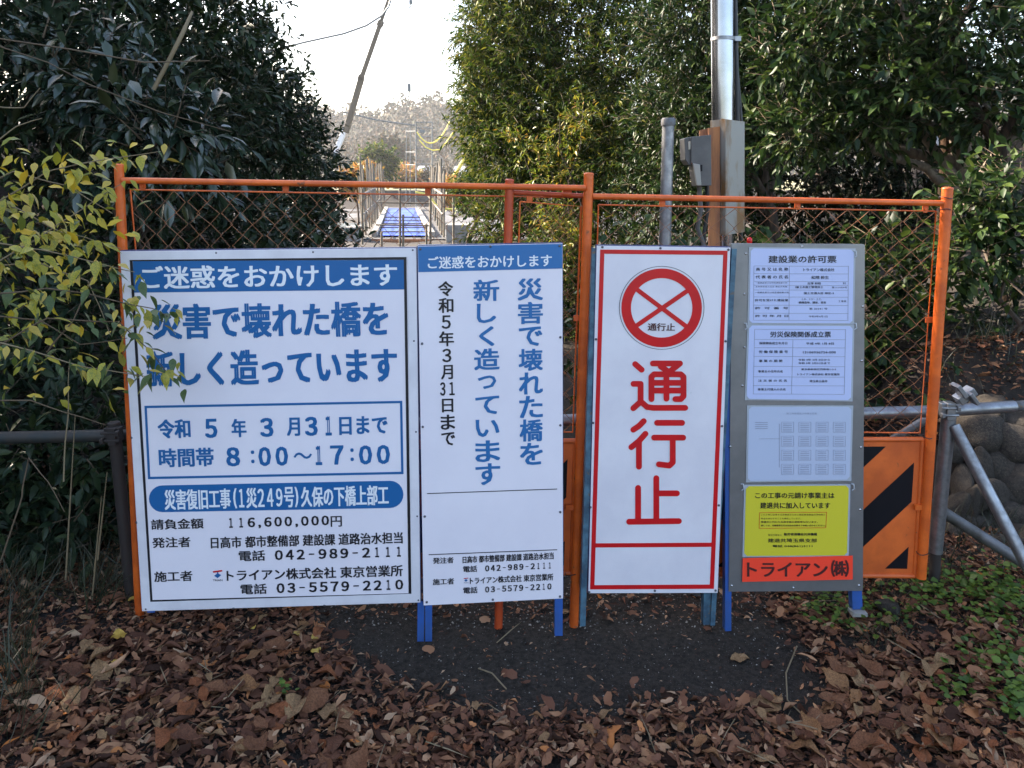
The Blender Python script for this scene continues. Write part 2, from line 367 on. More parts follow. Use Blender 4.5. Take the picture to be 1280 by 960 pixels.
tag(grid_sheet('riverbed', np.linspace(-60, 60, 40), np.linspace(33, 98, 30), ground_z, M['gravel'], dz=.03), kind='structure')
tag(grid_sheet('river_water', np.linspace(-60, 60, 20), np.linspace(62, 78, 6), lambda X, Y: X*0-3.35, M['water']), kind='structure')
tag(grid_sheet('field', np.linspace(-150, 150, 20), np.linspace(104, 260, 20), ground_z, M['field'], dz=.05), kind='structure')
def hill_z(X, Y):
    r = sstep(270, 400, Y)
    h = np.zeros_like(X)
    for (c, s, a) in ((-150, 90, 32), (-30, 60, 20), (60, 120, 19), (220, 110, 36), (-320, 120, 38), (420, 150, 40)): h = h+a*np.exp(-((X-c)/s)**2)
    return -3+r*(h+2.0*np.sin(X*.11)+1.4*np.sin(X*.31+Y*.05)+1.2*np.sin(X*.7+Y*.2))
tag(grid_sheet('hills', np.linspace(-700, 700, 200), np.linspace(262, 520, 26), hill_z, M['hill']), kind='structure')
# wood on the hills, one far mass
r = np.random.default_rng(5); hx = r.uniform(-150, 130, 26000); hy = r.uniform(285, 390, 26000); hz = hill_z(hx, hy)+r.random(26000)*5
wd = leaf_mesh('hill_wood', np.stack([hx, hy, hz], -1), r.normal(size=(26000, 3))+np.array([0, 0, .6]), r.normal(size=(26000, 3)), r.uniform(.9, 2.6, 26000), .6, T_LO, M['haze_tree'])
tag(wd, 'brown and green hazy wood covering the far hills beyond the bridge', 'wood', kind='stuff')

# ------------------------------------------------------------------ sign boards
TXT = {}
def text_mesh(body, res=2):
    if body in TXT: return TXT[body]
    c = bpy.data.curves.new('t', 'FONT'); c.body = body; c.resolution_u = res; c.fill_mode = 'FRONT'
    o = bpy.data.objects.new('t', c); COL.objects.link(o); bpy.context.view_layer.update()
    me = bpy.data.meshes.new_from_object(o)
    v = np.zeros(len(me.vertices)*3); me.vertices.foreach_get('co', v); v = v.reshape(-1, 3)
    fs = [tuple(p.vertices) for p in me.polygons]
    bpy.data.objects.remove(o); bpy.data.curves.remove(c); bpy.data.meshes.remove(me)
    lo, hi = v.min(0), v.max(0); h = hi[1]-lo[1]
    TXT[body] = ((v[:, :2]-lo[:2])/(hi[:2]-lo[:2]+1e-9), (hi-lo)[:2], fs); return TXT[body]
class Board:
    """a sign whose face is given by its four corners in the picture, set on an upright plane"""
    def __init__(s, name, label, corners, y0, k=.045, depth=.004, panel='white'):
        s.y0, s.k, s.c = y0, k, corners
        s.n = Vector((k, -1, 0)).normalized()
        P = [on(*c, y0, k) for c in corners]
        b = (P[2]+P[3])/2
        s.root = empty(name, (b.x, b.y, float(ground_z(b.x, b.y))), label, 'sign')
        mb = MB(); mb.slab(P, depth, s.n); s.panel = mb.build('panel', M[panel], s.root)
        s.P = P
    def p(s, x, y, off=.001): return on(x, y, s.y0, s.k, off)
    def sl(s, x, y):        # slopes of the board's own axes at a pixel
        (x0,y0),(x1,y1),(x2,y2),(x3,y3) = s.c
        v = (y-(y0+y1)/2)/((y2+y3)/2-(y0+y1)/2); u = (x-(x0+x3)/2)/((x1+x2)/2-(x0+x3)/2)
        h = (y1-y0)/(x1-x0)*(1-v)+(y2-y3)/(x2-x3)*v
        w_ = (x3-x0)/(y3-y0)*(1-u)+(x2-x1)/(y2-y1)*u
        return h, w_
    def poly(s, name, pts, m, off=.001, thick=.0008, parent=None):
        mb = MB(); mb.slab([s.p(x, y, off) for x, y in pts], thick*.6, s.n); return mb.build(name, M[m], parent or s.root)
    def line(s, name, a, b, wpx, m, off=.0012, parent=None):
        a = Vector(a); b = Vector(b); d = (b-a).normalized(); n = Vector((-d.y, d.x))*wpx/2
        return s.poly(name, [a+n, b+n, b-n, a-n], m, off, parent=parent)
    def frame(s, name, q, wpx, m, off=.0012):
        mb = MB(); q = [Vector(p) for p in q]; c = sum(q, Vector((0, 0)))/4; inn = []
        for i in range(4):
            d1 = (q[(i+1) % 4]-q[i]).normalized(); d2 = (q[i-1]-q[i]).normalized(); inn.append(q[i]+(d1+d2)*wpx)
        for i in range(4):
            j = (i+1) % 4; mb.slab([s.p(*q[i], off), s.p(*q[j], off), s.p(*inn[j], off), s.p(*inn[i], off)], .0004, s.n)
        return mb.build(name, M[m], s.root)
    def text(s, body, x0, x1, yc, h, m, bold=.03, off=.0016, name='lettering', parent=None, shear=True):
        uv, dim, fs = text_mesh(body); xc = (x0+x1)/2; sh, sv = s.sl(xc, yc) if shear else (0, 0)
        mb = MB(); w_ = x1-x0; b = bold*h; bv = b*.62
        offs = [(0, 0)] if not bold else [(-b,-bv),(b,bv),(-b,bv),(b,-bv)]
        if bold: w_ -= 2*b; h2 = h-2*bv
        else: h2 = h
        for i, (dx, dy) in enumerate(offs):
            vs = []
            for u, v in uv:
                X = (u-.5)*w_+dx; Y = (.5-v)*h2+dy
                vs.append(s.p(xc+X+Y*sv, yc+Y+X*sh, off+i*.00012))
            mb.add(vs, fs)
        return mb.build(name, M[m], parent or s.root)
    def column(s, chars, xa0, xa1, ya, xb0, xb1, yb, m, bold=.05, fill=.92):
        n = len(chars)
        FW = {'3': '３', '5': '５', '31': '３１'}
        SM = {'し': (.75, .9), 'く': (.6, .92), 'っ': (.72, .62), 'て': (.95, .85), 'い': (.95, .8), '5': (.62, .9), '3': (.62, .9), '31': (1, .9), '日': (.78, .9), '月': (.8, .95), 'で': (.95, .88)}
        for i, ch in enumerate(chars):
            t = (i+.5)/n; yc = ya+(yb-ya)*t; L_ = xa0+(xb0-xa0)*t; R_ = xa1+(xb1-xa1)*t; xc = (L_+R_)/2; hw = (R_-L_)/2; ph = (yb-ya)/n
            fx, fy = SM.get(ch, (1, 1))
            s.text(FW.get(ch, ch), xc-hw*fx, xc+hw*fx, yc, ph*fill*fy, m, bold)
    def mono(s, body, x0, x1, yc, h, m, bold=.03, off=.0016, parent=None, shear=True):
        """figures set one by one at an even pitch, joined as one line of print"""
        n = len(body); fx = lambda ch: .36 if ch in '1' else .2 if ch in ',:' else .5 if ch == '-' else .74
        wch = [.62 if ch in ',' else 1 for ch in body]; e0, e1 = (fx(body[0])/2*wch[0], fx(body[-1])/2*wch[-1])
        pos = []; c = 0
        for i, ch in enumerate(body):
            if i: c += (wch[i-1]+wch[i])/2
            pos.append(c)
        pit = (x1-x0)/((pos[-1]-pos[0])+e0+e1) if n > 1 else 0
        xc0 = (x0+x1)/2; sh, sv = s.sl(xc0, yc) if shear else (0, 0); mb = MB(); b = bold*h; bv = b*.6
        for ch, c in zip(body, pos):
            xc = x0+e0*pit+c*pit if n > 1 else xc0; hw = fx(ch)*pit/2 if n > 1 else (x1-x0)/2; hh = h/2; y0 = 0
            if ch == '-': hh = h*.06
            if ch == ',': hh = h*.2; y0 = h*.44; hw *= 1.3
            g = chr(ord(ch)+0xFEE0) if ch.isdigit() else ch
            uv, dim, fs = text_mesh(g)
            for i, (dx, dy) in enumerate([(-b,-bv),(b,bv),(-b,bv),(b,-bv)] if b else [(0, 0)]):
                vs = []
                for u, v in uv:
                    X = (u-.5)*2*(hw-b)+dx+(xc-xc0); Y = (.5-v)*2*(hh-bv)+dy+y0
                    vs.append(s.p(xc0+X+Y*sv, yc+Y+X*sh, off+i*.00012))
                mb.add(vs, fs)
        return mb.build('lettering', M[m], parent or s.root)
    def stroke(s, name, pts, wpx, m, off=.0015):      # a rounded brush stroke lying flat on the sheet
        mb = MB(); k = 0
        for i in range(len(pts)-1):
            a, b = Vector(pts[i]), Vector(pts[i+1]); d = (b-a); 
            if d.length < 1e-6: continue
            ang = math.atan2(d.y, d.x); ring = []
            for j in range(9): t = ang+math.pi/2+math.pi*j/8; ring.append((a.x+math.cos(t)*wpx/2, a.y+math.sin(t)*wpx/2))
            for j in range(9): t = ang-math.pi/2+math.pi*j/8; ring.append((b.x+math.cos(t)*wpx/2, b.y+math.sin(t)*wpx/2))
            mb.add([s.p(x, y, off+k*.0001) for x, y in ring], [list(range(18))]); k += 1
        return mb.build(name, M[m], s.root)
    def screws(s, pts, m='screw'):
        me = None
        for x, y in pts:
            if me is None:
                mb = MB(); mb.tube([(0,0,0),(0,-.0025,0),(0,-.004,0)], [.0048,.0045,.002], 8); o = mb.build('screw', M[m], None); me = o.data; bpy.data.objects.remove(o)
            inst('screw', me, s.root, s.p(x, y, 0))
    def leg(s, x, ytop, ybot, wpx, m, off=-.006, xb=None, name='leg'):
        """angle-iron leg: two flanges"""
        xb = x if xb is None else xb
        a = s.p(x, ytop, off); b = s.p(xb, ybot, off)
        ww = wpx*2.95/F; mb = MB()
        ux = Vector((1, s.k, 0)).normalized()
        for (o1, o2, dd) in ((0, ww, .004), (0, .004, .030)):
            q = [a+ux*o1, a+ux*o2, b+ux*o2, b+ux*o1]; 
            if dd > .01: q = [p-s.n*.0041 for p in q]
            mb.slab(q, dd, s.n)
        return mb.build(name, M[m], s.root)

# --- large notice
b1 = Board('notice_board', 'large white notice with blue banner and black inner border, leftmost on the fence', [(150,314),(520.5,310),(525.5,753),(177.5,764)], 2.78)
b1.frame('white_trim', [(150.5,314.6),(520,310.6),(525,752.4),(178,763.2)], 10.5, 'white_frame', .003)
b1.frame('border_line', [(162,323.2),(508,321.2),(514.2,745),(187.4,753.6)], 3.4, 'ink', .0012)
b1.poly('banner', [(166,326.6),(504.6,324.8),(505.4,361.8),(167.6,365.8)], 'blue')
b1.text('ご迷惑をおかけします', 176, 496.5, 345.2, 29, 'white_print', .026)
b1.text('災害で壊れた橋を', 190, 485.5, 400.3, 44.5, 'blue', .032)
b1.text('新しく造っています', 183, 496.5, 458.6, 44.5, 'blue', .032)
b1.frame('box_line', [(180.5,507.3),(502.8,501),(504.4,592.6),(185,599)], 2.9, 'blue')
for t_, a, b_, y, h in (('令和',197,238,536,24),('5',256,271.6,535.5,24),('年',289.3,308,535,23),('3',325,341.7,534.3,24),('月',358.5,375,533.5,23),('31',381,414.5,532.7,24),('日まで',424,484.5,531.7,23),
                        ('時間帯',198.5,267.4,571.8,23.5),('8',282.6,300,571,24),(':',313.7,318,571,16),('00',323,360,570.5,24),('〜',367,390,569.6,8),('17',394.4,429.5,569,24),(':',438,442.2,568.4,16),('00',448.6,487.4,568.4,24)):
    (b1.mono if t_[0] in '0123456789' else b1.text)(t_, a, b_, y, h, 'blue', .045 if t_[0] in '0123456789' else .032)
pill = []
for (cx, yt, yb, a0) in ((203, 606.8, 640.2, 90), (487.5, 601, 635, -90)):
    for j in range(13):
        a = math.radians(a0+180*j/12); pill.append((cx+16.8*math.cos(a), (yt+yb)/2-(yb-yt)/2*math.sin(a)))
b1.poly('banner', pill, 'blue')
for t_, a, b_ in (('災害復旧工事',205.5,288.4),('(',291.5,296),('1',298.6,305.2),('災',307.6,321.3),('249',322,353.3),('号',354.8,367.6),(')',368.5,373),('久保の下橋上部工',376.1,485.8)):
    (b1.mono if t_[0] in '0123456789' else b1.text)(t_, a, b_, 621.8-.022*((a+b_)/2-345), 25.5 if t_[0] not in '1249' else 23, 'white_print', .022)
for t_, a, b_, y, h in (('請負金額',188.8,254.3,655,13),('116,600,000円',286.3,427.3,651.8,13.4),('発注者',190.3,238,678,13),('日高市 都市整備部 建設課 道路治水担当',263.4,503.5,675.3,14.4),
                        ('電話',298.4,331.4,694.7,13.2),('042-989-2111',343.5,501,691.8,12.5),('施工者',192.7,240.5,720.4,13),('トライアン株式会社 東京営業所',283.2,503.5,716.4,14.2),('電話',300.6,333.5,736.3,13),('03-5579-2210',345.7,504,733,12.5)):
    if t_[-1] == '円': b1.mono(t_[:-1], a, b_-16, y+.3, 12.2, 'ink', .045); b1.text('円', b_-14, b_, y, h, 'ink', .02); continue
    (b1.mono if t_[0] == '0' else b1.text)(t_, a, b_, y, h, 'ink', .045 if t_[0] == '0' else .026)
def logo(b, x, y, s_):
    b.stroke('logo_bar', [(x-5*s_,y-4.6*s_),(x+5*s_,y-6*s_)], 2.0*s_, 'red'); b.stroke('logo_stem', [(x,y-3.6*s_),(x,y+1*s_)], 1.8*s_, 'blue')
    b.poly('logo_mark', [(x-4.4*s_,y+.2*s_),(x,y-3*s_),(x+4.4*s_,y-.6*s_),(x,y+3.2*s_)], 'blue'); b.text('TRIAN', x-5.8*s_, x+6*s_, y+5.8*s_, 2.6*s_, 'ink', 0)
logo(b1, 272, 719.5, 1)
b1.screws([(270.5,316),(391.5,315),(516,312.5),(517.5,426),(520,539.5),(521.5,645),(523,749.8),(405.5,756.5),(292,760),(182.5,761),(171,653),(165,547)])
b1.leg(522, 752, 802, 8.5, 'blue_leg', -.004, xb=521.5); b1.leg(181, 700, 766, 9, 'blue_leg', -.006, xb=184)
def edge(b, m='dark_edge', d=.022):     # folded rim of the frame behind the face
    mb = MB(); P = b.P
    for i in range(4):
        a, c = P[i], P[(i+1) % 4]; t = (c-a).normalized(); inn = t.cross(b.n).normalized()*.0025
        mb.slab([a-b.n*.0045-inn, c-b.n*.0045-inn, c-b.n*.0045+inn, a-b.n*.0045+inn], d, b.n)
    mb.build('frame', M[m], b.root)
edge(b1)

# --- narrow notice
b2 = Board('notice_board', 'narrow white notice with vertical blue lettering, beside the large notice', [(522,307.5),(703,304.2),(703.8,748),(529.5,756.8)], 2.775)
b2.poly('banner', [(522.4,308.2),(702.7,304.8),(702.8,335.6),(523,340.2)], 'blue_light')
b2.text('ご迷惑をおかけします', 534.7, 690, 327, 15.5, 'white_print', .022)
b2.column(list('災害で壊れた橋を'), 646.7, 678.7, 347, 650.2, 678.6, 582, 'blue_light', .03, .94)
b2.column(list('新しく造っています'), 591.5, 624, 348.5, 594.6, 625.4, 607, 'blue_light', .03, .94)
b2.column(['令','和','5','年','3','月','31','日','ま','で'], 547.4, 566.4, 350.5, 551.4, 569.4, 559, 'ink', .025, .9)
b2.line('rule_line', (534,617), (696.5,611.3), 1.0, 'ink'); b2.line('rule_line', (536,693.4), (696.5,687.2), 1.0, 'ink')
for t_, a, b_, y, h in (('発注者',541.2,567,700.6,7.8),('日高市 都市整備部 建設課 道路治水担当',578.3,692.2,697.2,8.8),('電話',578.9,596.6,711.2,8),('042-989-2111',606.4,688.6,708.7,7.6),
                        ('施工者',541,567.6,727,7.8),('トライアン株式会社 東京営業所',587.3,691.7,723.6,8.6),('電話',579.2,597,737.8,8),('03-5579-2210',606.4,689.4,735,7.6)):
    (b2.mono if t_[0] == '0' else b2.text)(t_, a, b_, y, h, 'ink', .045 if t_[0] == '0' else .026)
logo(b2, 582.5, 725.6, .5)
b2.screws([(525.5,311.5),(613,308),(699.5,307.5),(700.5,421.5),(700.5,531.5),(700.3,640),(700,745.5),(616,749.5),(533.5,752.5),(531,645.5),(528.5,533.5),(527.7,429.5)])
b2.leg(531.5, 755, 802, 8.5, 'blue_leg', -.004); b2.leg(693.5, 747, 795, 10, 'blue_leg', -.004, xb=693.5)
edge(b2)

# --- road closed sign
b3 = Board('road_closed_sign', 'white sign with red border, crossed red circle and large red characters, on worn teal legs', [(746,307),(913,309.5),(897,741),(735.5,741.5)], 2.775, panel='white_old')
b3.frame('border_line', [(750.3,311.9),(909.6,313.4),(892.4,736),(737.6,736.8)], 5.3, 'red')
b3.line('border_line', (744.5,681.8), (890,681), 5.2, 'red', .0013)
def z5(x, y): return (725+x/3.84, 290+y/3.84)
def z6(x, y): return (725+x/3.69, 540+y/3.69)
cx, cy = z5(392, 364)
def ring(b, name, r0x, r0y, r1x, r1y, m, off):
    n = 56; mb = MB(); vs = []
    for j in range(n):
        a = 2*math.pi*j/n
        vs += [b.p(cx+r0x*math.cos(a), cy+r0y*math.sin(a), off), b.p(cx+r1x*math.cos(a), cy+r1y*math.sin(a), off)]
    mb.add(vs, [(2*j, 2*j+1, (2*j+3) % (2*n), (2*j+2) % (2*n)) for j in range(n)]); mb.build(name, M[m], b.root)
ring(b3, 'circle_outline', 53.3, 52.2, 52.6, 51.6, 'ink', .0012)
ring(b3, 'red_ring', 50.4, 49.2, 38.4, 37.2, 'red', .0014)
b3.line('cross_bar', z5(268,272), z5(522,462), 5.6, 'red', .0016); b3.line('cross_bar', z5(525,276), z5(268,452), 5.6, 'red', .0018)
b3.text('通行止', 809.6, 843.8, 408.8, 9.6, 'brown_ink', .03)
SW = 7.3
for nm, ps in (('a', [z5(265,634), z5(296,661)]), ('b', [z5(257,729), z5(291,729), z5(291,815), z5(256,846)]), ('c', [z5(290,812), z5(322,840), z5(350,844), z5(505,844)]),
               ('d', [z5(350,631), z5(480,631), z5(428,672), z5(388,646)]),
               ('f', [z5(343,802), z5(343,695), z5(356,683), z5(484,683), z5(497,695), z5(497,788), z5(484,802), z5(458,802)]),
               ('g', [z5(415,683), z5(415,800)]), ('h', [z5(343,724), z5(497,724)]), ('i', [z5(343,761), z5(497,761)]),
               ('j', [z5(306,908), z5(282,932), z5(256,949)]), ('k', [z5(370,916), z5(490,916)]),
               ('l', [z6(302,8), z6(272,42), z6(237,70)]), ('m', [z6(272,45), z6(272,160)]), ('n', [z6(342,26), z6(476,26)]), ('o', [z6(428,26), z6(428,140), z6(412,155), z6(364,149)]),
               ('p', [z6(352,213), z6(352,410)]), ('q', [z6(268,258), z6(268,410)]), ('r', [z6(352,283), z6(447,283)]), ('s', [z6(227,414), z6(456,411)])):
    b3.stroke('brush_stroke', ps, SW, 'red', .0013+.00026*((ord(nm)-97) if nm < 'j' else (ord(nm)-106) if nm < 'p' else (ord(nm)-112)))
b3.screws([(753,308.8),(825.5,310.2),(910.5,312),(907,426.5),(902.5,532.5),(898.5,631.5),(894.5,738),(818.5,738.3),(736.5,740),(738,634),(741.5,528.5),(745,424)])
b3.leg(740.5, 310, 783, 7, 'teal_leg', -.006, xb=725); b3.leg(915, 311, 782, 6, 'teal_leg', -.004, xb=888)
b3.leg(880, 735, 781, 9, 'teal_leg', -.012, xb=879)
edge(b3, 'dark_edge')

# --- steel permit board
b4 = Board('permit_board', 'grey steel board holding white permit cards, a yellow sheet and a red name strip', [(914.5,305.5),(1081,306.5),(1078.5,738.5),(911,739.5)], 2.80, panel='plate')
def card(name, q, m, sleeve=True, cut=3.5):
    q = [Vector(p) for p in q]
    if sleeve:
        c = sum(q, Vector((0, 0)))/4; o = b4.poly('card_sleeve', [p+(p-c).normalized()*2.6 for p in q], 'sleeve', .003, .004)
    pts = []
    for i in range(4):
        a, p, b_ = q[i-1], q[i], q[(i+1) % 4]
        pts += [p+(a-p).normalized()*cut, p+(b_-p).normalized()*cut]
    return b4.poly(name, pts, m, .0045, .001)
c1 = card('permit_card', [(938.5,310.4),(1067.4,312),(1065.5,404.3),(936.6,403.6)], 'paper')
c2 = card('permit_card', [(936.6,406.9),(1066,407.6),(1063.6,500.3),(933.3,498.6)], 'paper')
c3 = card('faint_chart_card', [(936,508.7),(1064.4,508.7),(1062,599.6),(934.7,601.4)], 'paper2')
c4 = card('yellow_sheet', [(932.5,607.8),(1061,607),(1058.8,694.2),(930.2,695)], 'yellow')
c5 = b4.poly('red_strip', [(928.4,697.8),(1066,694.6),(1066,724.4),(927.8,727.4)], 'red_paper', .006, .001)
OF = .0058
def ct(t_, a, b_, y, h, m='ink', par=None, bold=.02, off=OF): b4.text(t_, a, b_, y, h, m, bold, off, parent=par, shear=False)
def zz(x, y): return (925+x/4.573, 300+y/4.573)
def hl(y, x0, x1, par, wd_=.5, x_off=0): b4.line('rule_line', zz(x0, y), zz(x1, y+2), wd_, 'grey_print', OF-.0005, par)
ct('建設業の許可票', 960.6, 1045.7, 324, 9.2, par=c1, bold=.022)
for y in (148,192,236,258,285,325,372,418,458): hl(y, 80, 620, c1)
for x in (80, 283, 620): b4.line('rule_line', zz(x, 148), zz(x-3, 460), .5, 'grey_print', OF-.0004, c1)
for t_, a, b_, y, h in (('商 号 又 は 名 称',92,276,167,19),('トライアン株式会社',362,540,170,18),('代 表 者 の 氏 名',90,275,211,19),('松隈 幹生',408,508,214,19),
                        ('一般建設業又は特定建設業の別',88,270,245,8),('主任技術者の氏名 専任の有無',88,270,267,8),('吉澤 和昭',385,462,248,13),('専任',588,606,248,12),('1級土木施工管理技士',316,476,269,13),('第1151009号',525,612,271,11),
                        ('一般建設業又は特定建設業の別',86,278,300,10),('国土交通大臣 特定-3',366,536,304,13),
                        ('許可を受けた建設業',86,276,344,14),('土木、とび・土工、',350,468,338,12),('鋼構造物、舗装、塗装',336,492,357,13),('工事業',562,608,350,12),
                        ('許  可  番  号',86,276,389,14),('第 30341 号',396,500,393,12),('許 可 年 月 日',86,276,434,14),('令和3年4月1日',392,500,437,12)):
    x0, yy = zz(a, y); x1, _ = zz(b_, y); ct(t_, x0, x1, yy, h/4.573, par=c1, bold=.015 if h > 12 else 0)
ct('労災保険関係成立票', 962.8, 1038.7, 418, 7.4, par=c2, bold=.02)
for y in (510,568,615,665,722,782,832,880): hl(y, 84-(y-510)*.03, 604-(y-510)*.02, c2)
for x, ya in ((84, 510), (303, 568), (604, 510)): b4.line('rule_line', zz(x, ya), zz(x-8, 880), .5, 'grey_print', OF-.0004, c2)
for t_, a, b_, y, h in (('保険関係成立年月日',110,270,590,15),('平成 4年 1月 8日',378,536,592,14),('労 働 保 険 番 号',108,274,639,16),('13106936724-000',360,548,642,13),
                        ('事 業 の 期 間',108,242,691,15),('令和 4年 3月 3日から',333,515,685,12),('令和 5年 3月31日まで',333,515,704,12),('事業主の住所氏名',104,244,751,14),
                        ('東京都新宿区西新宿1-2-3',350,548,739,11),('トライアン株式会社 東京営業所',328,570,768,13),('注 文 者 の 氏 名',104,268,804,14),('埼玉県日高市',398,500,807,14),('事業主代理人の氏名',102,260,854,14)):
    x0, yy = zz(a, y); x1, _ = zz(b_, y); ct(t_, x0, x1, yy, h/4.573, par=c2, bold=.015)
def z8(x, y): return (905+x/3.2, 500+y/3.2)
x0, yy = z8(250, 54); ct('施工体系図及び作業主任者', x0, x0+38, yy, 2.4, 'grey_print', c3, 0)
for gx in range(4):
    for gy in range(4):
        X, Y = z8(230+gx*69, 88+gy*56)
        b4.frame('chart_box', [(X, Y), (X+15.5, Y), (X+15.3, Y+13), (X-.2, Y+13)], .35, 'grey_print', OF).parent = c3
        for k in range(5): b4.line('rule_line', (X+2, Y+2.4+k*2.2), (X+13, Y+2.4+k*2.2), .7, 'grey_print', OF, c3)
for k in range(4): b4.line('rule_line', z8(125, 90+k*8), z8(175, 90+k*8), .7, 'grey_print', OF, c3)
b4.line('rule_line', z8(222, 95), z8(222, 270), .4, 'grey_print', OF, c3); b4.line('rule_line', z8(140, 155), z8(222, 155), .4, 'grey_print', OF, c3)
for t_, a, b_, y, h, m, bo in (('この工事の元請け事業主は',125,442,382,24,'ink',.025),('建退共に加入しています',145,425,422,25,'ink',.025),
                        ('この工事に従事する労働者のために建設業退職金共済制度の',148,405,459,7,'brown_ink',0),('掛金を納付することを確認しています。',148,308,474,7,'brown_ink',0),('事業主に代わり共済手帳の更新等も行います。',148,375,488,7,'brown_ink',.03),('詳しくは、元請事業主又は左記の支部までお問い合わせください。',148,405,502,7,'brown_ink',.03),
                        ('独立行政法人',176,232,540,8,'ink',0),('勤労者退職金共済機構',240,372,537,11,'ink',.03),('建退共埼玉県支部',176,372,562,16,'ink',.022),('電話 048(861)3111',195,354,585,11,'ink',.02)):
    x0, yy = z8(a, y); x1, _ = z8(b_, y); ct(t_, x0, x1, yy, h/3.2, m, c4, bo)
q = [z8(142,450), z8(412,448), z8(408,512), z8(140,514)]
b4.frame('box_line', q, .5, 'red', OF).parent = c4
b4.text('トライアン', *[z8(v, 0)[0] for v in (92, 415)], 712, 18, 'brown_ink', .03, .0075, parent=c5, shear=False)
b4.text('㈱', *[z8(v, 0)[0] for v in (428, 500)], 710.5, 21, 'brown_ink', .03, .0075, parent=c5, shear=False)
b4.screws([(932.5,317),(1002.5,308.3),(930.5,367.5),(930.5,434),(928,482),(1078.5,383),(1077,451),(1076,559),(912.5,558),(1075,637),(991.5,734.5),(914.5,732),(1073.5,731.5)], 'screw_bright')
for (x, y) in ((932,408),(1069,408),(1069,318),(1066,609),(928,609)):    # clear hooks on the card sleeves
    mb = MB(); mb.tube([b4.p(x-2, y-4, .006), b4.p(x+1, y-4, .009), b4.p(x+2, y+2, .009), b4.p(x-1, y+4, .007)], .0022, 5); mb.build('sleeve_clip', M['sleeve'], b4.root)
b4.leg(906.5, 312, 789, 8, 'blue_leg', -.004, xb=906.5); b4.leg(1065, 736, 762, 13, 'blue_leg', -.008, xb=1066)
mb = MB(); g = b4.p(1072, 765, -.01); mb.box(g-Vector((0, 0, .0)), (.06, .05, .016)); wb = mb.build('small_block', M['concrete'], None, .003)
tag(wb, 'small pale block under the right blue leg of the steel board', 'block')
edge(b4, 'plate')

# ------------------------------------------------------------------ orange fence
FY = 2.87
def fp(x, y, off=0): return on(x, y, FY, .045, off)
root_f = {}
def fence(label, x):
    g = fp(x, 780); return empty('fence_panel', (g.x, g.y, 0), label, 'fence', 'orange chain-link fence panels')
fl = fence('orange chain-link fence panel behind the two blue and white notices, leftmost panel', 440)
fr = fence('orange chain-link fence panel on the right with a black striped lower sheet', 960)
fb = fence('short orange fence panel overlapping behind the narrow notice, with its own lower rail', 690)
def tubepart(name, pts, r_, root, m='orange', sides=12, cap=None):
    mb = MB(); mb.tube(pts, r_, sides); o = mb.build(name, M[m], root)
    return o
def post(name, a, b, wpx, root, m='orange', cap=True):
    r_ = wpx*2.95/F/2; A, Bq = fp(*a), fp(*b)
    o = tubepart(name, [A, A.lerp(Bq, .33), A.lerp(Bq, .66), Bq], r_, root, m)
    if cap: mb = MB(); d = (A-Bq).normalized(); mb.tube([A, A+d*.004, A+d*.007], [r_*1.06, r_*1.02, r_*.6], 12); mb.build('post_cap', M[m], o)
    return o
post('post', (148.5,207), (176,800), 11, fl)
post('post', (736,218), (717,786), 12, fr)
post('post', (1184.5,236), (1151,722), 13.5, fr)
post('post', (637,226), (623,784), 11, fb, 'red_post')
def rail(root, a, b, w_, m='orange', off=0): return tubepart('rail', [fp(*a, off), fp(*b, off)], w_*2.95/F/2, root, m)
rail(fl, (153,225.5), (732,235), 7.5, off=.012); rail(fr, (741,245.5), (1179,254), 7.5)
rail(fb, (641,240.5), (731,245), 6, 'red_post', -.01)
mb = MB(); mb.tube([fp(703,241.5,-.008), fp(714,242.5,-.008)], .016, 10); mb.build('rail_collar', M['red_post'], fb)
def mesh_panel(root, q, cols, rows, lugs, vlugs=(), off=-.02):
    """woven zigzag wires hung in a thin rod frame"""
    P = [fp(*p, off) for p in q]
    def uv(u, v): return (P[0].lerp(P[1], u)).lerp(P[3].lerp(P[2], u), v)
    mb = MB(); mb.tube([uv(0,0), uv(1,0), uv(1,1), uv(0,1), uv(0,0)], .0032, 6, False); mb.build('mesh_frame', M['orange'], root)
    n = Vector((.045, -1, 0)); w_ = MB()
    for c in range(cols):
        pts = []
        for r_ in range(rows+1):
            side = (r_+c) % 2; u = (c+side*1.04-.02)/cols; v = r_/rows
            jx = noise.noise(Vector((c*.7, r_*.5, len(q)*3+cols)))*.010; jz = noise.noise(Vector((c*.6, r_*.4, 9+cols)))*.008
            u = min(max(u+jx, 0), 1); v = min(max(v+jz, 0), 1)
            pts.append(uv(u, v)+n*(.0016 if side else -.0016))
        # bent rather than straight legs
        w_.tube(pts, .0016, 4, False)
    w_.build('chain_link', M['wire'], root)
    for x, y in lugs:
        g_ = fp(x, y, off+.004); m2 = MB(); m2.slab([g_+Vector((a*.011, 0, b*.015)) for a, b in ((-1,-.6),(-.5,-1),(.5,-1),(1,-.6),(1,1),(-1,1))], .004, n)
        m2.tube([g_+n*.002-Vector((0,0,.004)), g_+n*.006-Vector((0,0,.004))], .004, 8); m2.build('lug', M['orange'], root)
    for x, y in vlugs:
        g_ = fp(x, y, off+.004); m2 = MB(); m2.slab([g_+Vector((a*.018, 0, b*.011)) for a, b in ((-1,-1),(1,-1),(1,1),(-1,1))], .004, n); m2.build('lug', M['orange'], root)
mesh_panel(fl, [(163,237),(728,247),(716,540),(190,545)], 42, 23, [(178,231.5),(357,235),(535,240)], [(723,398)])
mesh_panel(fr, [(748,256),(1170,264),(1150,541),(740,538)], 30, 22, [(828,253.5),(997,257),(1157,261)], [(1163,400)])
mesh_panel(fb, [(650,252),(726,258),(716,540),(641,536)], 6, 23, [(662,248.5)])
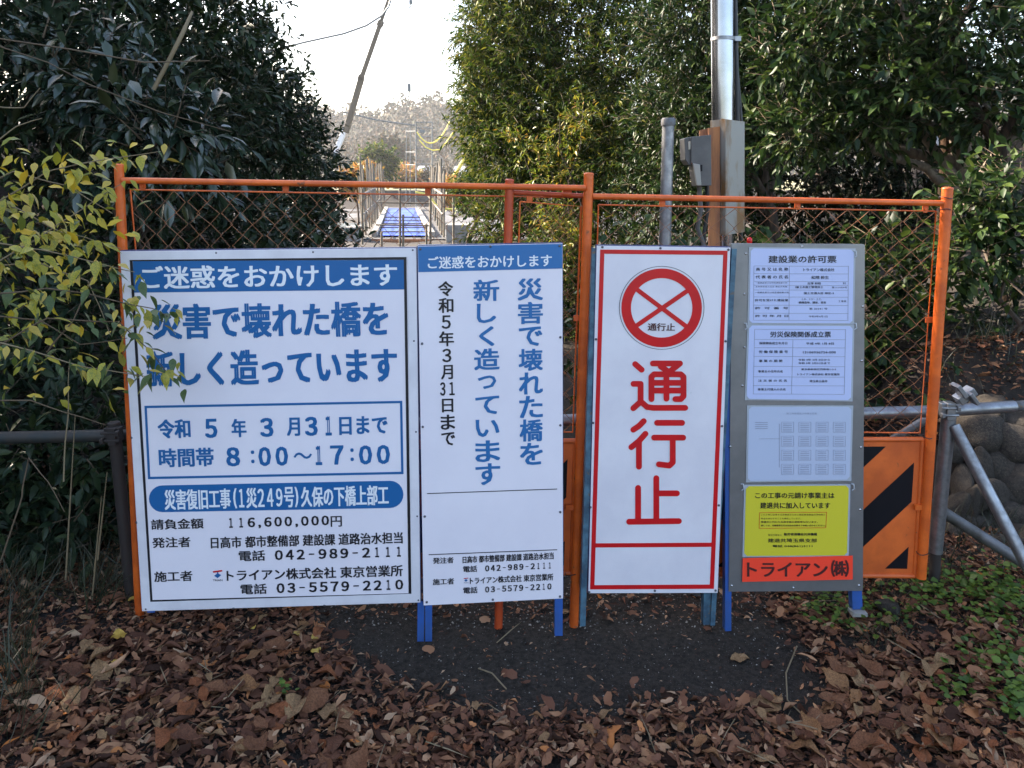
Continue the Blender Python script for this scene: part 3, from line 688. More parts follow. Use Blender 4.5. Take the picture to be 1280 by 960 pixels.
def clip(poly, f):
    out = []
    for i in range(len(poly)):
        a, b = poly[i-1], poly[i]; fa, fb_ = f(a), f(b)
        if (fa >= 0) != (fb_ >= 0): t = fa/(fa-fb_); out.append((a[0]+(b[0]-a[0])*t, a[1]+(b[1]-a[1])*t))
        if fb_ >= 0: out.append(b)
    return out
def striped(root, q, c0, wd_, period, inset=9):
    n = Vector((.045, -1, 0))
    mb = MB(); mb.slab([fp(*p, -.012) for p in q], .002, n); sh = mb.build('lower_sheet', M['orange_dull'], root)
    xs_ = [p[0] for p in q]; ys_ = [p[1] for p in q]
    (ax, ay), (bx, by), (dx, dy), (ex, ey) = q
    rect = [(ax+inset, ay+inset), (bx-inset, by+inset), (dx-inset, dy-inset), (ex+inset, ey-inset)]
    c = c0
    while c < max(xs_)+max(ys_):
        pl = clip(clip(rect, lambda p: p[0]*.93+p[1]-c), lambda p: c+wd_-(p[0]*.93+p[1]))
        if len(pl) > 2: m2 = MB(); m2.slab([fp(*p, -.0105) for p in pl], .001, n); m2.build('black_stripe', M['black'], root)
        c += period
    for a, b in ((q[0], q[1]), (q[3], q[2])): rail(root, a, b, 6.5, 'orange_dull', -.012)
    for a, b in ((q[0], q[3]), (q[1], q[2])): mb = MB(); mb.tube([fp(*a, -.012), fp(*b, -.012)], .009, 8); mb.build('sheet_edge', M['orange_dull'], root)
striped(fr, [(742,551),(1153,549),(1143,720),(735,716)], 1641-99*5, 46, 99)
striped(fl, [(176,556),(719,551),(714,716),(187,726)], 640, 46, 99)
for (x, y) in ((1148,634),(712,634)): 
    g_ = fp(x, y, .0); mb = MB(); mb.box(g_, (.03, .012, .02)); mb.build('hinge_clip', M['orange'], fr)
# dark tie wires round the posts
for (x, y, w_) in ((1182,247,8),(1180,262,8),(1157,545,8),(1153,690,8),(714,716,7)):
    g_ = fp(x, y); mb = MB(); mb.tube([g_+Vector((math.cos(a)*.024, math.sin(a)*.024, .004*math.sin(a*2+x))) for a in np.linspace(0, 2*math.pi, 14)], .0018, 5, False); mb.build('tie_wire', M['cable'], fr)

# ------------------------------------------------------------------ pipe barrier
PYB = 3.02
def pp(x, y, off=0): return on(x, y, PYB, .03, off)
pb = empty('pipe_barrier', (pp(1180,700).x, pp(1180,700).y, 0), 'barrier of grey scaffold pipes running behind the orange fence with braces at the right', 'barrier')
def pipe(name, pts, r_=.0243, m='steel', root=None): mb = MB(); mb.tube(pts, r_, 14); return mb.build(name, M[m], root or pb)
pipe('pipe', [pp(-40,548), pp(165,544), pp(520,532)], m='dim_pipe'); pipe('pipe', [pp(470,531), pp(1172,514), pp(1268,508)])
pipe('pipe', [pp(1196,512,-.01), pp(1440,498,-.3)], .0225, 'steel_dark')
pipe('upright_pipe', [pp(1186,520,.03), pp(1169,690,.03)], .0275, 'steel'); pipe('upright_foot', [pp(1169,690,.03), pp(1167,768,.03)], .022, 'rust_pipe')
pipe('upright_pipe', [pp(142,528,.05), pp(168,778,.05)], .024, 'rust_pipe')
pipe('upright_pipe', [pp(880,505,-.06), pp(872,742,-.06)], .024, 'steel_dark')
A = pp(1192,532,.05); pipe('brace', [A, A+(at(1300,738,2.75)-A)], .0235, 'steel')
A = pp(1160,628,-.02); pipe('brace', [A, at(1330,736,2.95)], .0235, 'steel_dark')
pipe('brace', [pp(1112,552,-.10), pp(1165,520,-.10)], .018, 'steel_dark')
mb = MB(); mb.tube([pp(1162,688,.03), pp(1176,688,.03)], .002, 4)
def clamp(x, y, off):
    c = pp(x, y, off); mb = MB(); mb.box(c+Vector((0,-.012,0)), (.06, .035, .055)); mb.box(c+Vector((.005,-.02,-.004)), (.032, .045, .07))
    mb.tube([c+Vector((-.035,-.04,.012)), c+Vector((.035,-.04,.012))], .006, 6); mb.tube([c+Vector((-.035,-.04,-.018)), c+Vector((.035,-.04,-.018))], .006, 6)
    mb.box(c+Vector((.03,-.042,.012)), (.014, .02, .02)); mb.box(c+Vector((-.03,-.042,-.018)), (.014, .02, .02))
    return mb.build('clamp', M['steel'], pb, .003)
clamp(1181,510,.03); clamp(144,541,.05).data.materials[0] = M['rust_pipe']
mb = MB(); R_ = Matrix.Rotation(math.radians(-38), 3, 'Y'); mb.box(at(1206,494,3.0), (.075, .05, .035), R_); mb.box(at(1199,488,2.98), (.018, .055, .06), R_); mb.box(at(1214,497,2.98), (.016, .055, .055), R_)
mb.tube([at(1197,484,2.96), at(1219,500,2.96)], .006, 6)
mb.build('swivel_clamp', M['steel'], pb, .003)

# ------------------------------------------------------------------ poles and boxes behind the fence
UY = 3.75
def up_(x, y, d=0): return at(x, y, UY-d)
g = up_(905, 700); ubase = (g.x, g.y, float(ground_z(g.x, g.y)))
ut = empty('utility_pole', ubase, 'tall shiny silver steel pole rising behind the road closed sign', 'pole')
a = up_(902, -170); b = up_(906, 700); b.z = ubase[2]-.2
rr = 13.6*UY/F
mb = MB(); mb.tube([a, a.lerp(b, .3), a.lerp(b, .6), b], rr, 24); mb.build('shaft', M['chrome'], ut)
c_ = up_(903.5, 49); mb = MB(); mb.tube([c_-Vector((0,0,.008)), c_+Vector((0,0,.008))], rr*1.08, 24); mb.box(c_+Vector((rr*1.25,-.01,0)), (.03, .02, .022)); mb.build('band', M['steel'], ut)
mb = MB(); mb.tube([up_(917, -170, -.01), up_(919, 0, -.01), up_(922, 152, -.01), up_(926, 300, -.01)], .011, 8); mb.tube([up_(914, -170, -.03), up_(919, 60, -.03), up_(928, 170, -.03)], .009, 8); mb.build('cable', M['cable'], ut)
cv = empty('cable_cover', up_(916, 290), 'long weathered grey metal cover with rust stain strapped to the silver pole', 'cover')
mb = MB(); fA = [up_(901,148,.09), up_(907,149,.115), up_(907,294,.115), up_(901,292,.09)]; fB = [up_(907,149,.115), up_(930,152,.03), up_(930,290,.03), up_(907,294,.115)]
mb.slab(fA, .006, (-1,-.6,0)); mb.slab([Vector(p)+Vector((.003, .001, 0)) for p in fB], .10, (.6,-1,0)); mb.build('cover_body', M['cover'], cv)
wbd = empty('mounting_board', up_(890, 300), 'upright rust-brown board on the silver pole beside the grey cover', 'board')
mb = MB(); mb.slab([up_(886,160,.085), up_(900,158,.085), up_(900,420,.085), up_(888,420,.085)], .03, (0,-1,0)); mb.build('plank', M['wood'], wbd)
mb = MB(); mb.slab([up_(875,163,.05), up_(886,160,.055), up_(886,171,.055), up_(875,174,.05)], .02, (0,-1,0)); mb.build('top_bracket', M['wood'], wbd)
mt = empty('meter_box', up_(875, 235), 'dark grey plastic meter box narrowing downwards, on the brown board', 'meter')
def prism(pts, y1, y2, name, m, root, bev=.003):
    mb = MB(); q = [up_(x, y, y1) for x, y in pts]; dv = Vector((0, y1-y2, 0))
    k = len(q); mb.add(q+[p+dv for p in q], [list(range(k)), list(range(2*k-1, k-1, -1))]+[(i, i+k, (i+1) % k+k, (i+1) % k) for i in range(k)]); return mb.build(name, M[m], root, bev)
prism([(864,171),(889,168.5),(889.5,232),(871.5,233),(867,206),(864,204)], .20, .09, 'meter_body', 'meter', mt)
prism([(855.5,173),(863.7,171),(863.8,204),(869,205.5),(861,206.5),(856.5,200)], .185, .08, 'meter_side', 'meter', mt)
prism([(866,204),(875,205.5),(877,232),(871,232)], .206, .19, 'lower_cover', 'cover', mt)
prism([(860.5,177),(863.3,176.5),(863.3,186.5),(861,187)], .19, .184, 'meter_label', 'label', mt, 0)
prism([(875.6,206),(878,206),(878,214),(876,214)], .2035, .199, 'latch', 'black', mt, 0)
mb = MB(); mb.tube([up_(874,232,.14), up_(876,262,.13), up_(872,285,.12), up_(879,304,.12), up_(880,420,.1)], .011, 8); mb.build('conduit', M['meter'], mt)
mb = MB(); mb.tube([up_(884,232,.12), up_(885,262,.11), up_(880,290,.11), up_(883,420,.1)], .009, 8); mb.build('cable', M['cable'], mt)
gp = empty('pipe_post', (at(831,640,3.5).x, 3.5, 0), 'short grey pipe post with a cap standing between the pole and the fence middle', 'post')
mb = MB(); mb.tube([at(835.5,152,3.5), at(831,310,3.5), at(827,620,3.5)], 7.4*3.5/F, 18); mb.build('shaft', M['steel'], gp)
mb = MB(); c = at(835.5,152,3.5); mb.tube([c-Vector((0,0,.018)), c+Vector((0,0,.008)), c+Vector((0,0,.016))], [.0325,.0325,.026], 18); mb.build('cap', M['steel_dark'], gp)
rl = empty('warning_lamp', up_(937, 300), 'small red warning lamp low behind the mesh beside the steel board', 'lamp')
mb = MB(); c = at(937, 299, 3.3); mb.tube([c-Vector((0,0,.02)), c-Vector((0,0,.006)), c+Vector((0,0,.004)), c+Vector((0,0,.009))], [.011,.012,.010,.004], 12); mb.build('lens', M['red_lamp'], rl)
mb = MB(); mb.tube([c-Vector((0,0,.4)), c-Vector((0,0,.025))], .015, 10); mb.build('stem', M['black'], rl)

# ------------------------------------------------------------------ stones of the bank
r = np.random.default_rng(11)
bank = empty('stone_bank', (2.3, 3.6, 0), 'bank of rounded field stones on the right behind the pipe brace', 'stones')
def stone_mesh(sd_, seg=10):
    import bmesh
    bm = bmesh.new(); bmesh.ops.create_icosphere(bm, subdivisions=3, radius=1)
    for v in bm.verts:
        n1 = noise.noise(v.co*1.1+Vector((sd_*3.1, 0, 0)))*.32+noise.noise(v.co*3+Vector((0, sd_, 0)))*.07
        v.co *= 1+n1
    me = bpy.data.meshes.new('stone'); bm.to_mesh(me); bm.free(); me.polygons.foreach_set('use_smooth', [True]*len(me.polygons)); me.materials.append(M['stone']); return me
SM_ = [stone_mesh(i) for i in range(7)]
spots = [(1228,545,30,26),(1262,555,26,30),(1252,590,24,22),(1275,610,20,26),(1240,625,22,20),(1262,648,24,20),(1225,590,18,16),(1215,655,16,14),(1245,680,18,13),(1275,690,22,15),(1205,700,14,10),(1230,708,17,9),(1270,530,20,16),(1212,530,16,14),(1300,560,26,24),(1302,610,26,22),(1296,655,24,24),(1330,590,28,28),(1330,640,26,26),(1232,512,20,14),(1200,560,12,18),(1204,610,12,16),(1252,724,16,9),(1246,530,14,12),(1208,575,12,12),(1219,628,14,12),(1248,652,12,10),(1262,622,12,11),(1282,570,14,14),(1225,682,12,9),(1268,668,14,11),(1192,640,12,14),(1194,682,10,12),(1290,522,16,10),(1290,640,14,13),(1210,640,10,10),(1243,572,12,10),(1300,700,22,14)]
for i, (x, y, rx_, ry_) in enumerate(spots):
    Yd = 3.38+(690-y)*.0030+r.random()*.06; p = at(x, y, Yd); k = Yd/F*1.02
    inst('stone', SM_[i % 7], bank, p, (r.random()*3, r.random()*.6, r.random()*6), (rx_*k, .12, ry_*k))
for (x, y, rx_, ry_, Yd, lab) in ((1031,745,14,7,3.05,'mossy flat stone lying behind the steel board legs'),(1109,757,13,7,2.92,'smooth pale stone among weeds right of the steel board')):
    p = at(x, y, Yd); o = inst('stone', SM_[3], None, (p.x, p.y, p.z), (0, 0, 1), (rx_*Yd/F, .05, ry_*Yd/F)); tag(o, lab, 'stone')

# ------------------------------------------------------------------ trees and shrubs
# left side
tree('evergreen_tree', 'tall dark evergreen tree at far left, crown reaching over the left fence post', (-4.2, 6.6, 1.0),
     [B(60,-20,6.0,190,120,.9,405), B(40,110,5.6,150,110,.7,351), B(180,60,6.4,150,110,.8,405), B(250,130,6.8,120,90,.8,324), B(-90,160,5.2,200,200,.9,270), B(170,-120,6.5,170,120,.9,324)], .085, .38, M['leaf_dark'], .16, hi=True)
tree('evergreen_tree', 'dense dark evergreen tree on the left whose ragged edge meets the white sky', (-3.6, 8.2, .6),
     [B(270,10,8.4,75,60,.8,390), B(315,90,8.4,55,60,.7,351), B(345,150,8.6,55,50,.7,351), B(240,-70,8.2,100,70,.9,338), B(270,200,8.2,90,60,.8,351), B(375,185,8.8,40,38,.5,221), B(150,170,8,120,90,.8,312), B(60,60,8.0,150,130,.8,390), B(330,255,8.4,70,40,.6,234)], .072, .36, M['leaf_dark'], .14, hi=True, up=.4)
tree('camellia_bush', 'dark round bush at the left end of the bridge, just right of the trees', (at(385,400,10.5).x, 10.5, -.2),
     [B(395,225,10.6,38,32,.5,230), B(370,262,10.2,55,38,.6,240), B(330,300,9.8,60,50,.6,220), B(398,290,10.4,26,40,.5,160)], .085, .42, M['leaf_dark'], .06, cat='bush', hi=True, twigs=False)
tree('broadleaf_shrub', 'shrub with large drooping glossy leaves above the left fence rail', (at(170,420,4.6).x, 4.7, .5),
     [B(150,125,4.6,60,34,.25,40), B(200,165,4.5,50,34,.25,44), B(120,95,4.8,70,34,.3,36), B(240,205,4.6,40,30,.2,30), B(180,215,4.7,44,26,.2,22), B(60,90,4.8,60,44,.3,36)], .125, .36, M['leaf_big'], .03, cat='shrub', hi=True, per=8, droop=.55, up=.8)
tree('evergreen_shrub', 'dim leafy shrub filling the space behind the left fence mesh', (at(300,600,5.5).x, 5.6, .1),
     [B(230,300,5.4,110,60,.4,190), B(360,330,5.8,90,70,.4,150), B(120,300,5.0,90,70,.4,130), B(270,420,5.2,150,80,.4,110), B(60,420,4.4,120,110,.4,260), B(50,560,3.6,140,60,.3,260), B(60,650,3.4,110,30,.25,150)], .085, .36, M['leaf_dark'], .04, cat='shrub', hi=True, per=8)
# unseen trees added on the left bank to keep the sun off the foreground
tree('shade_tree', 'tall broad tree on the left bank outside the picture, shading the fence', (-7.5, 4.2, 2.6),
     [((-7.2,4.4,6.2),(2.4,2.6,1.9),900), ((-5.4,4.2,3.6),(1.2,2.2,1.0),420), ((-8.0,7.6,4.2),(1.8,1.8,1.8),420), ((-6.0,2.6,5.2),(1.9,2.0,1.6),330), ((-7.0,6.6,5.4),(1.9,1.6,1.6),600), ((-5.4,5.2,4.8),(1.4,1.6,1.2),260), ((-6.6,.4,5.0),(2.0,2.0,1.6),330), ((-8.2,3,8.3),(2.4,2.8,1.5),360)], .17, .5, M['leaf_dark'], .28, per=9)
tree('shade_tree', 'dark tree low on the left bank outside the picture near the camera', (-5.8, 1.2, 1.9),
     [((-5.0,1.8,3.2),(1.2,1.8,1.4),300), ((-5.4,3.6,3.2),(1.1,1.4,1.3),260)], .15, .45, M['leaf_dark'], .14, per=9)
# right side
tree('slender_leaved_tree', 'large tree with slender leaves and yellow patches, right of the white sky', (1.0, 11.5, -.4),
     [B(640,40,11,60,70,.9,1000), B(620,120,10.8,45,60,.7,760), B(700,60,10.6,90,90,.9,1150), B(640,185,10.4,55,55,.7,850), B(720,160,10.2,80,70,.8,1000), B(790,110,9.8,80,90,.8,900), B(790,210,9.4,80,70,.7,800), B(690,240,9.8,80,55,.6,800), B(660,-50,11,100,60,.9,760), B(800,-10,10,110,70,.9,760), B(625,280,10,32,50,.5,330), B(595,50,11,22,60,.5,240), B(590,165,10.8,22,26,.4,130), B(740,330,8.8,120,60,.6,900), B(680,420,8.6,60,70,.5,420)], .095, .21, M['leaf_bamboo'], .13, per=9, droop=.45, up=.35)
tree('evergreen_tree', 'shadowy evergreen tree directly behind the silver pole', (2.6, 7.6, .4),
     [B(880,40,7.6,90,90,.7,780), B(960,-20,7.4,120,80,.8,690), B(880,150,7.4,90,70,.7,720), B(950,110,7.4,80,60,.6,450), B(860,240,7.6,90,60,.6,540), B(1080,60,7.4,120,110,.8,690)], .072, .30, M['leaf_mid'], .12, hi=True)
tree('evergreen_tree', 'evergreen tree with clear oval leaves hanging over the right fence post', (3.6, 5.6, 1.3),
     [B(1060,40,5.6,80,60,.45,162), B(1000,60,5.6,60,50,.4,121), B(1130,110,5.3,80,50,.45,162), B(1210,40,5.3,90,60,.5,189), B(1060,150,5.5,80,34,.4,135), B(990,160,5.7,50,34,.35,86), B(1230,130,5.2,80,44,.45,148), B(1110,-30,5.6,110,50,.5,175), B(1340,60,5.4,100,120,.5,175)], .08, .38, M['leaf_mid'], .10, hi=True, per=8, bark='bark_pale')
tree('dark_thicket', 'very dark thicket in the hollow above the right fence rail', (4.2, 8.6, 1.0),
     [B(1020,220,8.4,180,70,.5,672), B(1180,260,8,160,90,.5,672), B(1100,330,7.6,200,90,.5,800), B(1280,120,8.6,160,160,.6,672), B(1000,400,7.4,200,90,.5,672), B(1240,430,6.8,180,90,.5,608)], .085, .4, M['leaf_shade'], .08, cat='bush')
tree('ivy_shrub', 'low leafy shrub seen through the right fence mesh', (at(1000,620,5).x, 5.0, .2),
     [B(1000,360,4.9,170,50,.35,150), B(1120,420,4.6,110,70,.35,150), B(880,350,5.2,120,60,.35,110), B(1060,490,4.4,150,40,.3,110), B(780,420,5.3,80,120,.35,130), B(1120,330,4.8,70,50,.3,80)], .07, .55, M['leaf_mid'], .03, cat='shrub', hi=True, per=7, up=.6)
tree('leafy_bush', 'sunlit yellow-green bush right of the right fence post', (at(1240,520,4.4).x, 4.5, .9),
     [B(1230,260,4.3,44,40,.25,70), B(1275,235,4.3,44,44,.25,60), B(1215,310,4.2,34,40,.2,50), B(1270,320,4.3,40,50,.25,60), B(1330,280,4.3,50,60,.25,50)], .065, .5, M['leaf_yg'] if False else M['leaf_mid'], .02, cat='bush', hi=True, per=7, up=.6)
tree('ivy_shrub', 'dim low shrub under the leaning tree at the right edge', (at(1250,560,4.6).x, 4.7, .7),
     [B(1240,420,4.7,90,70,.3,120), B(1200,480,4.5,50,30,.2,50), B(1330,430,4.7,60,80,.3,70)], .06, .45, M['leaf_dark'], .02, cat='shrub', hi=True, per=7)
tree('turning_bush', 'yellow and orange leaved sapling growing in front of the slender-leaved tree', (at(690,420,8.6).x, 8.6, -.05),
     [B(700,170,8.9,24,18,.2,26), B(728,150,8.9,16,12,.15,26), B(690,215,8.7,28,22,.2,32), B(700,270,8.6,26,22,.2,44), B(712,300,8.4,20,30,.2,46), B(650,180,9.0,18,16,.15,26), B(718,345,8.3,18,40,.2,50)], .07, .3, M['leaf_turn'], .02, cat='bush', per=7)
# trunks on the right
for (lab, pts, r0) in (('brown leaning tree trunk near the right edge of the picture', [(1262,560,4.9),(1260,380,4.9),(1254,250,5.0),(1248,180,5.05),(1216,135,5.2),(1196,60,5.3),(1187,-60,5.4)], .055),
                       ('pale slim trunk forking beside the right fence post', [(1182,420,5.8),(1178,300,5.8),(1183,200,5.8),(1180,60,5.9),(1184,-60,5.9)], .055)):
    P = [at(*p) for p in pts]; root = empty('bare_tree', P[0], lab, 'tree')
    mb = MB(); n_ = len(P); mb.tube(P, [r0*(1-.5*i/n_) for i in range(n_)], 10); mb.build('trunk', M['bark_warm'], root)
    mb = MB(); q = P[3]; mb.tube([q, q+Vector((.18,.1,.25)), q+Vector((.42,.1,.6)), q+Vector((.5,.2,1.2))], [r0*.6, r0*.5, r0*.35, r0*.15], 8); mb.build('limb', M['bark_warm'], root)
root = empty('pale_sheet', at(1185, 200, 6.4), 'pale greyish sheet hanging among the trees above the right fence post', 'sheet')
mb = MB(); mb.slab([at(1172,150,6.4), at(1198,146,6.45), at(1192,215,6.4), at(1182,232,6.4), at(1170,190,6.4)], .02, (0,-1,0)); mb.build('sheet', M['white_frame'], root)
# trees closing the view behind, both sides
for i, (x, Y, lab) in enumerate(((-5.8,13,'dark tree closing the view on the left bank, nearest to the bridge'),(-9,11,'dark tree on the left bank behind the evergreens'),(-7.5,17,'dark tree on the left bank farthest from the fence'),
                                 (5.2,13,'dark tree behind the slender-leaved tree on the right'),(8.5,11,'dark tree on the right bank behind the thicket'),(11,8,'dark tree high on the right bank'),(5.5,18,'dark tree on the right bank farthest from the fence'))):
    z = float(ground_z(x, Y))
    hk = .42 if x > -8 and x < 0 else .75 if x < 0 else 1.25
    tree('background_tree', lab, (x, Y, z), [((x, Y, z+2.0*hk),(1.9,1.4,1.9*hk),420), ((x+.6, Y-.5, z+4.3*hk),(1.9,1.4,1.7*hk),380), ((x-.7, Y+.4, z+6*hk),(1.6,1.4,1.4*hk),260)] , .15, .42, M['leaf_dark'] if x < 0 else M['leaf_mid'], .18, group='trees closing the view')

# ------------------------------------------------------------------ yellow-green shrub in the left foreground, leaves one by one
ysh = empty('yellowing_shrub', (at(-20,700,2.55).x, 2.5, .25), 'thin-stemmed shrub with green and yellow pointed leaves in front of the left notice edge', 'shrub')
def point_leaf(sd_, m):
    rg = random.Random(sd_); vs = []; nn = 7; fs = []
    prof = [0, .36, .5, .44, .3, .13, 0]; cu = rg.uniform(.05, .35); fo = rg.uniform(.02, .16); tw_ = rg.uniform(-.3, .3)
    for i in range(nn):
        t = i/(nn-1); z = -cu*t*t; 
        for s_ in (-1, 0, 1): vs.append((t, s_*prof[i]*.46*(1+.05*rg.random()), z+abs(s_)*fo*prof[i]+s_*tw_*t*.12))
    for i in range(nn-1):
        a = i*3; fs += [(a, a+1, a+4, a+3), (a+1, a+2, a+5, a+4)]
    me = bpy.data.meshes.new('leaf'); me.from_pydata(vs, [], fs); me.polygons.foreach_set('use_smooth', [True]*len(fs)); me.materials.append(m); return me
YL = [point_leaf(i, M[k]) for i, k in enumerate(['leaf_g']*5+['leaf_y']*4+['leaf_o']*3)]
rg = random.Random(3)
stems = []
def stem(pts, r0=.003):
    P = [at(*p) for p in pts]; Q = []
    for i in range(len(P)-1):
        for k in range(5): Q.append(P[i].lerp(P[i+1], k/5))
    Q.append(P[-1]); 
    for i, q in enumerate(Q): Q[i] = q+Vector((noise.noise(q*6)*.012, noise.noise(q*5)*.012, noise.noise(q*7)*.012))
    mb = MB(); mb.tube(Q, [r0*(1-.6*i/len(Q)) for i in range(len(Q))], 5); mb.build('stem', M['vine'] if rg.random() < .6 else M['twig'], ysh); stems.append(Q)
for ps in ([(-30,270,2.5),(60,215,2.5),(130,200,2.5),(200,190,2.55)], [(-30,345,2.4),(40,300,2.45),(90,270,2.5),(150,232,2.5)], [(-30,300,2.35),(50,310,2.4),(120,330,2.45),(170,340,2.5)],
           [(-30,370,2.3),(60,360,2.4),(150,375,2.45),(190,384,2.5),(212,396,2.55)], [(-20,440,2.35),(60,400,2.4),(150,400,2.5),(190,440,2.55),(215,470,2.6)], [(-30,420,2.3),(40,440,2.35),(110,460,2.4),(190,470,2.5)],
           [(-30,250,2.6),(20,260,2.6),(80,290,2.6),(150,310,2.6)], [(-30,500,2.4),(40,500,2.45),(100,520,2.5),(130,530,2.55)], [(-20,190,2.7),(20,160,2.7),(50,150,2.7)], [(-30,240,2.6),(20,215,2.6),(90,235,2.55),(140,268,2.5)], [(0,700,2.5),(30,620,2.5),(35,570,2.5),(60,600,2.5),(80,640,2.5)],
           [(-30,330,2.6),(50,330,2.6),(110,350,2.6),(140,420,2.6)], [(60,440,2.45),(90,400,2.45),(120,340,2.5)], [(-30,130,2.8),(30,135,2.8),(50,110,2.8)], [(-30,395,2.5),(50,400,2.5),(100,430,2.5),(160,420,2.5)], [(80,600,2.6),(85,520,2.6),(88,450,2.6)]): stem(ps)
cnt = 0
def yleaf(p, size=None, heading=None, k=None):
    global cnt
    me = YL[k if k is not None else rg.choice([0,1,2,3,4,0,1,2,3,4,5,6,7,8,9,10,11])]
    o = inst('leaf', me, ysh, p, (rg.uniform(-.7, .7), rg.uniform(.1, 1.25), heading if heading is not None else rg.uniform(-2.2, .9)), size or rg.uniform(.035, .066)); cnt += 1
for Q in stems:
    for i in range(2, len(Q)):
        for _ in range(3 if rg.random() < .75 else 2):
            if cnt > 296: break
            q = Q[i]+Vector((rg.gauss(0, .024), rg.gauss(0, .03), rg.gauss(0, .02)))
            if q.x > -1.12 and q.z > 0 and rg.random() < .55: continue
            yp = (q.z-1.3)/.6; k = None
            if q.z > 1.5: k = rg.choice([5,6,7,8,5,6,7,8,9,10,11,0])
            yleaf(q, k=k, size=rg.uniform(.035, .055) if q.x > -1.15 else None)
r = np.random.default_rng(21); N_ = 300
pos = np.array([at(min(r.uniform(-60,175), r.uniform(0,230)), 170+340*r.beta(1.3,1.5), r.uniform(2.45,2.85)) for _ in range(N_)])
crown_y = leaf_mesh('foliage', pos, r.normal(size=(N_, 3))+np.array([.5, 0, -.6]), r.normal(size=(N_, 3))*.5+np.array([0, -.3, 1]), r.uniform(.035, .065, N_), .42, T_HI, M['leaf_yg'], ysh); crown_y['kind'] = 'stuff'

# long bare stems and vines over the left trees
for lab, pts, r0, mm in (('thin brown vine sagging across the dark leaves at upper left', [(-10,47,4),(90,62,4),(180,78,4.1),(262,76,4.2)], .004, 'twig'),
                     ('second thin vine curving down through the leaves at upper left', [(-10,55,3.8),(60,78,3.8),(110,105,3.9),(200,140,4),(290,165,4.2)], .003, 'twig'),
                     ('pale straight branch leaning among the large leaves at upper left', [(192,112,4.3),(213,72,4.3),(228,42,4.3),(240,15,4.4)], .012, 'vine')):
    root = empty('vine' if 'vine' in lab else 'bare_branch', at(*pts[0]), lab, 'vine' if 'vine' in lab else 'branch'); mb = MB(); mb.tube([at(*p) for p in pts], [r0]*(len(pts)-1)+[r0*.6], 6); mb.build('stem', M[mm], root)

# ------------------------------------------------------------------ leaf litter
def curl_template(sd_, rows=5):
    rg_ = random.Random(sd_); vs = []; fs = []; kind = sd_ % 4
    prof = [[.06, .42, .5, .34, 0], [.04, .3, .5, .46, .05], [.25, .5, .42, .5, .2], [.05, .5, .45, .22, 0]][kind]
    cu = rg_.uniform(-.9, .9) if kind != 1 else rg_.uniform(-.3, .3); fo = rg_.uniform(-.3, .5) if kind != 3 else rg_.uniform(.8, 1.6); ben = rg_.uniform(-.2, .2)
    for i in range(rows):
        t = i/(rows-1)
        for s_ in (-1, 0, 1):
            e = prof[i]*(1 if not s_ else rg_.uniform(.72, 1.12))
            vs.append((t-.5+rg_.uniform(-.03, .03), s_*e/(1+.35*abs(fo))+ben*math.sin(t*3.1), cu*(t-.5)**2+fo*abs(s_)*e*.5+rg_.uniform(-.05, .05)))
    for i in range(rows-1):
        a = i*3; fs += [(a, a+1, a+4, a+3), (a+1, a+2, a+5, a+4)]
    return np.array(vs), fs
r = np.random.default_rng(31)
def scatter(n, xr, yr, keep, lift=.03):
    x = r.uniform(*xr, n); y = r.uniform(*yr, n); k = np.array([keep(a, b) for a, b in zip(x, y)]); x, y = x[k], y[k]
    return np.stack([x, y, ground_z(x, y)+.006+r.random(len(x))**1.5*lift], -1)
def lit(x, y):
    wx, wy = x+.05*noise.noise(Vector((x*9, y*9, 1)))+.03*noise.noise(Vector((x*25, y*25, 4))), y+.06*noise.noise(Vector((x*8, y*8, 7)))
    if in_patch(wx, wy):
        near = not (in_patch(x, y-.07) and in_patch(x-.08, y) and in_patch(x+.08, y))
        return random.random() < (.22 if near else .010+(.16 if y > 2.9 else 0))
    return True
lit_root = empty('leaf_litter', (0, 2.2, 0), 'brown dry leaf litter covering the ground in front of the signs', 'leaf litter'); lit_root['kind'] = 'stuff'
for s_ in range(16):
    p = scatter(3900, (-2.6, 2.9), (1.3, 4.3), lit, .026)
    if s_ == 0: p = np.concatenate([p, scatter(1500, (-7, 8), (4.3, 9), lambda a, b: abs(a) > 1.4), scatter(900, (-7, 7), (-3, 1.2), lambda a, b: True)])
    n_ = len(p); yaw = r.uniform(0, 2*math.pi, n_); tl = r.normal(0, .24, n_)
    d = np.stack([np.cos(yaw), np.sin(yaw), tl], -1); nn = np.stack([r.normal(0, .42, n_), r.normal(0, .42, n_), np.ones(n_)], -1)
    o = leaf_mesh('dry_leaves', p+np.array([0, 0, .006]), d, nn, np.clip(.034*np.exp(r.normal(0, .42, n_)), .012, .11)*np.where(p[:, 1] > 2.7, .8, 1), [.5, .3, .62, .42][s_ % 4], curl_template(s_), M['litter'], lit_root); o['kind'] = 'stuff'
pg = []
while len(pg) < 7000:
    x, y = r.uniform(-1.0, 1.3), r.uniform(1.9, 4.2)
    if in_patch(x, y) and (r.random() < .6 or y > 2.85): pg.append((x, y, float(ground_z(x, y))+.008))
pg = np.array(pg); n_ = len(pg)
G4 = (np.array([(-.5,-.3,0),(.5,-.35,0),(.3,.4,0),(-.4,.35,0),(0,0,.45)], float), [(0,1,4),(1,2,4),(2,3,4),(3,0,4)])
o = leaf_mesh('grit', pg, np.concatenate([r.normal(size=(n_, 2)), np.zeros((n_, 1))], 1), np.tile([0, 0, 1.], (n_, 1)), (.0015+.007*r.random(n_)**2.5)*np.where(pg[:, 1] > 2.85, 1.7, 1), .6, G4, M['grit']); tag(o, 'fine pale grit and crumbs strewn over the dark asphalt', 'grit', kind='stuff')
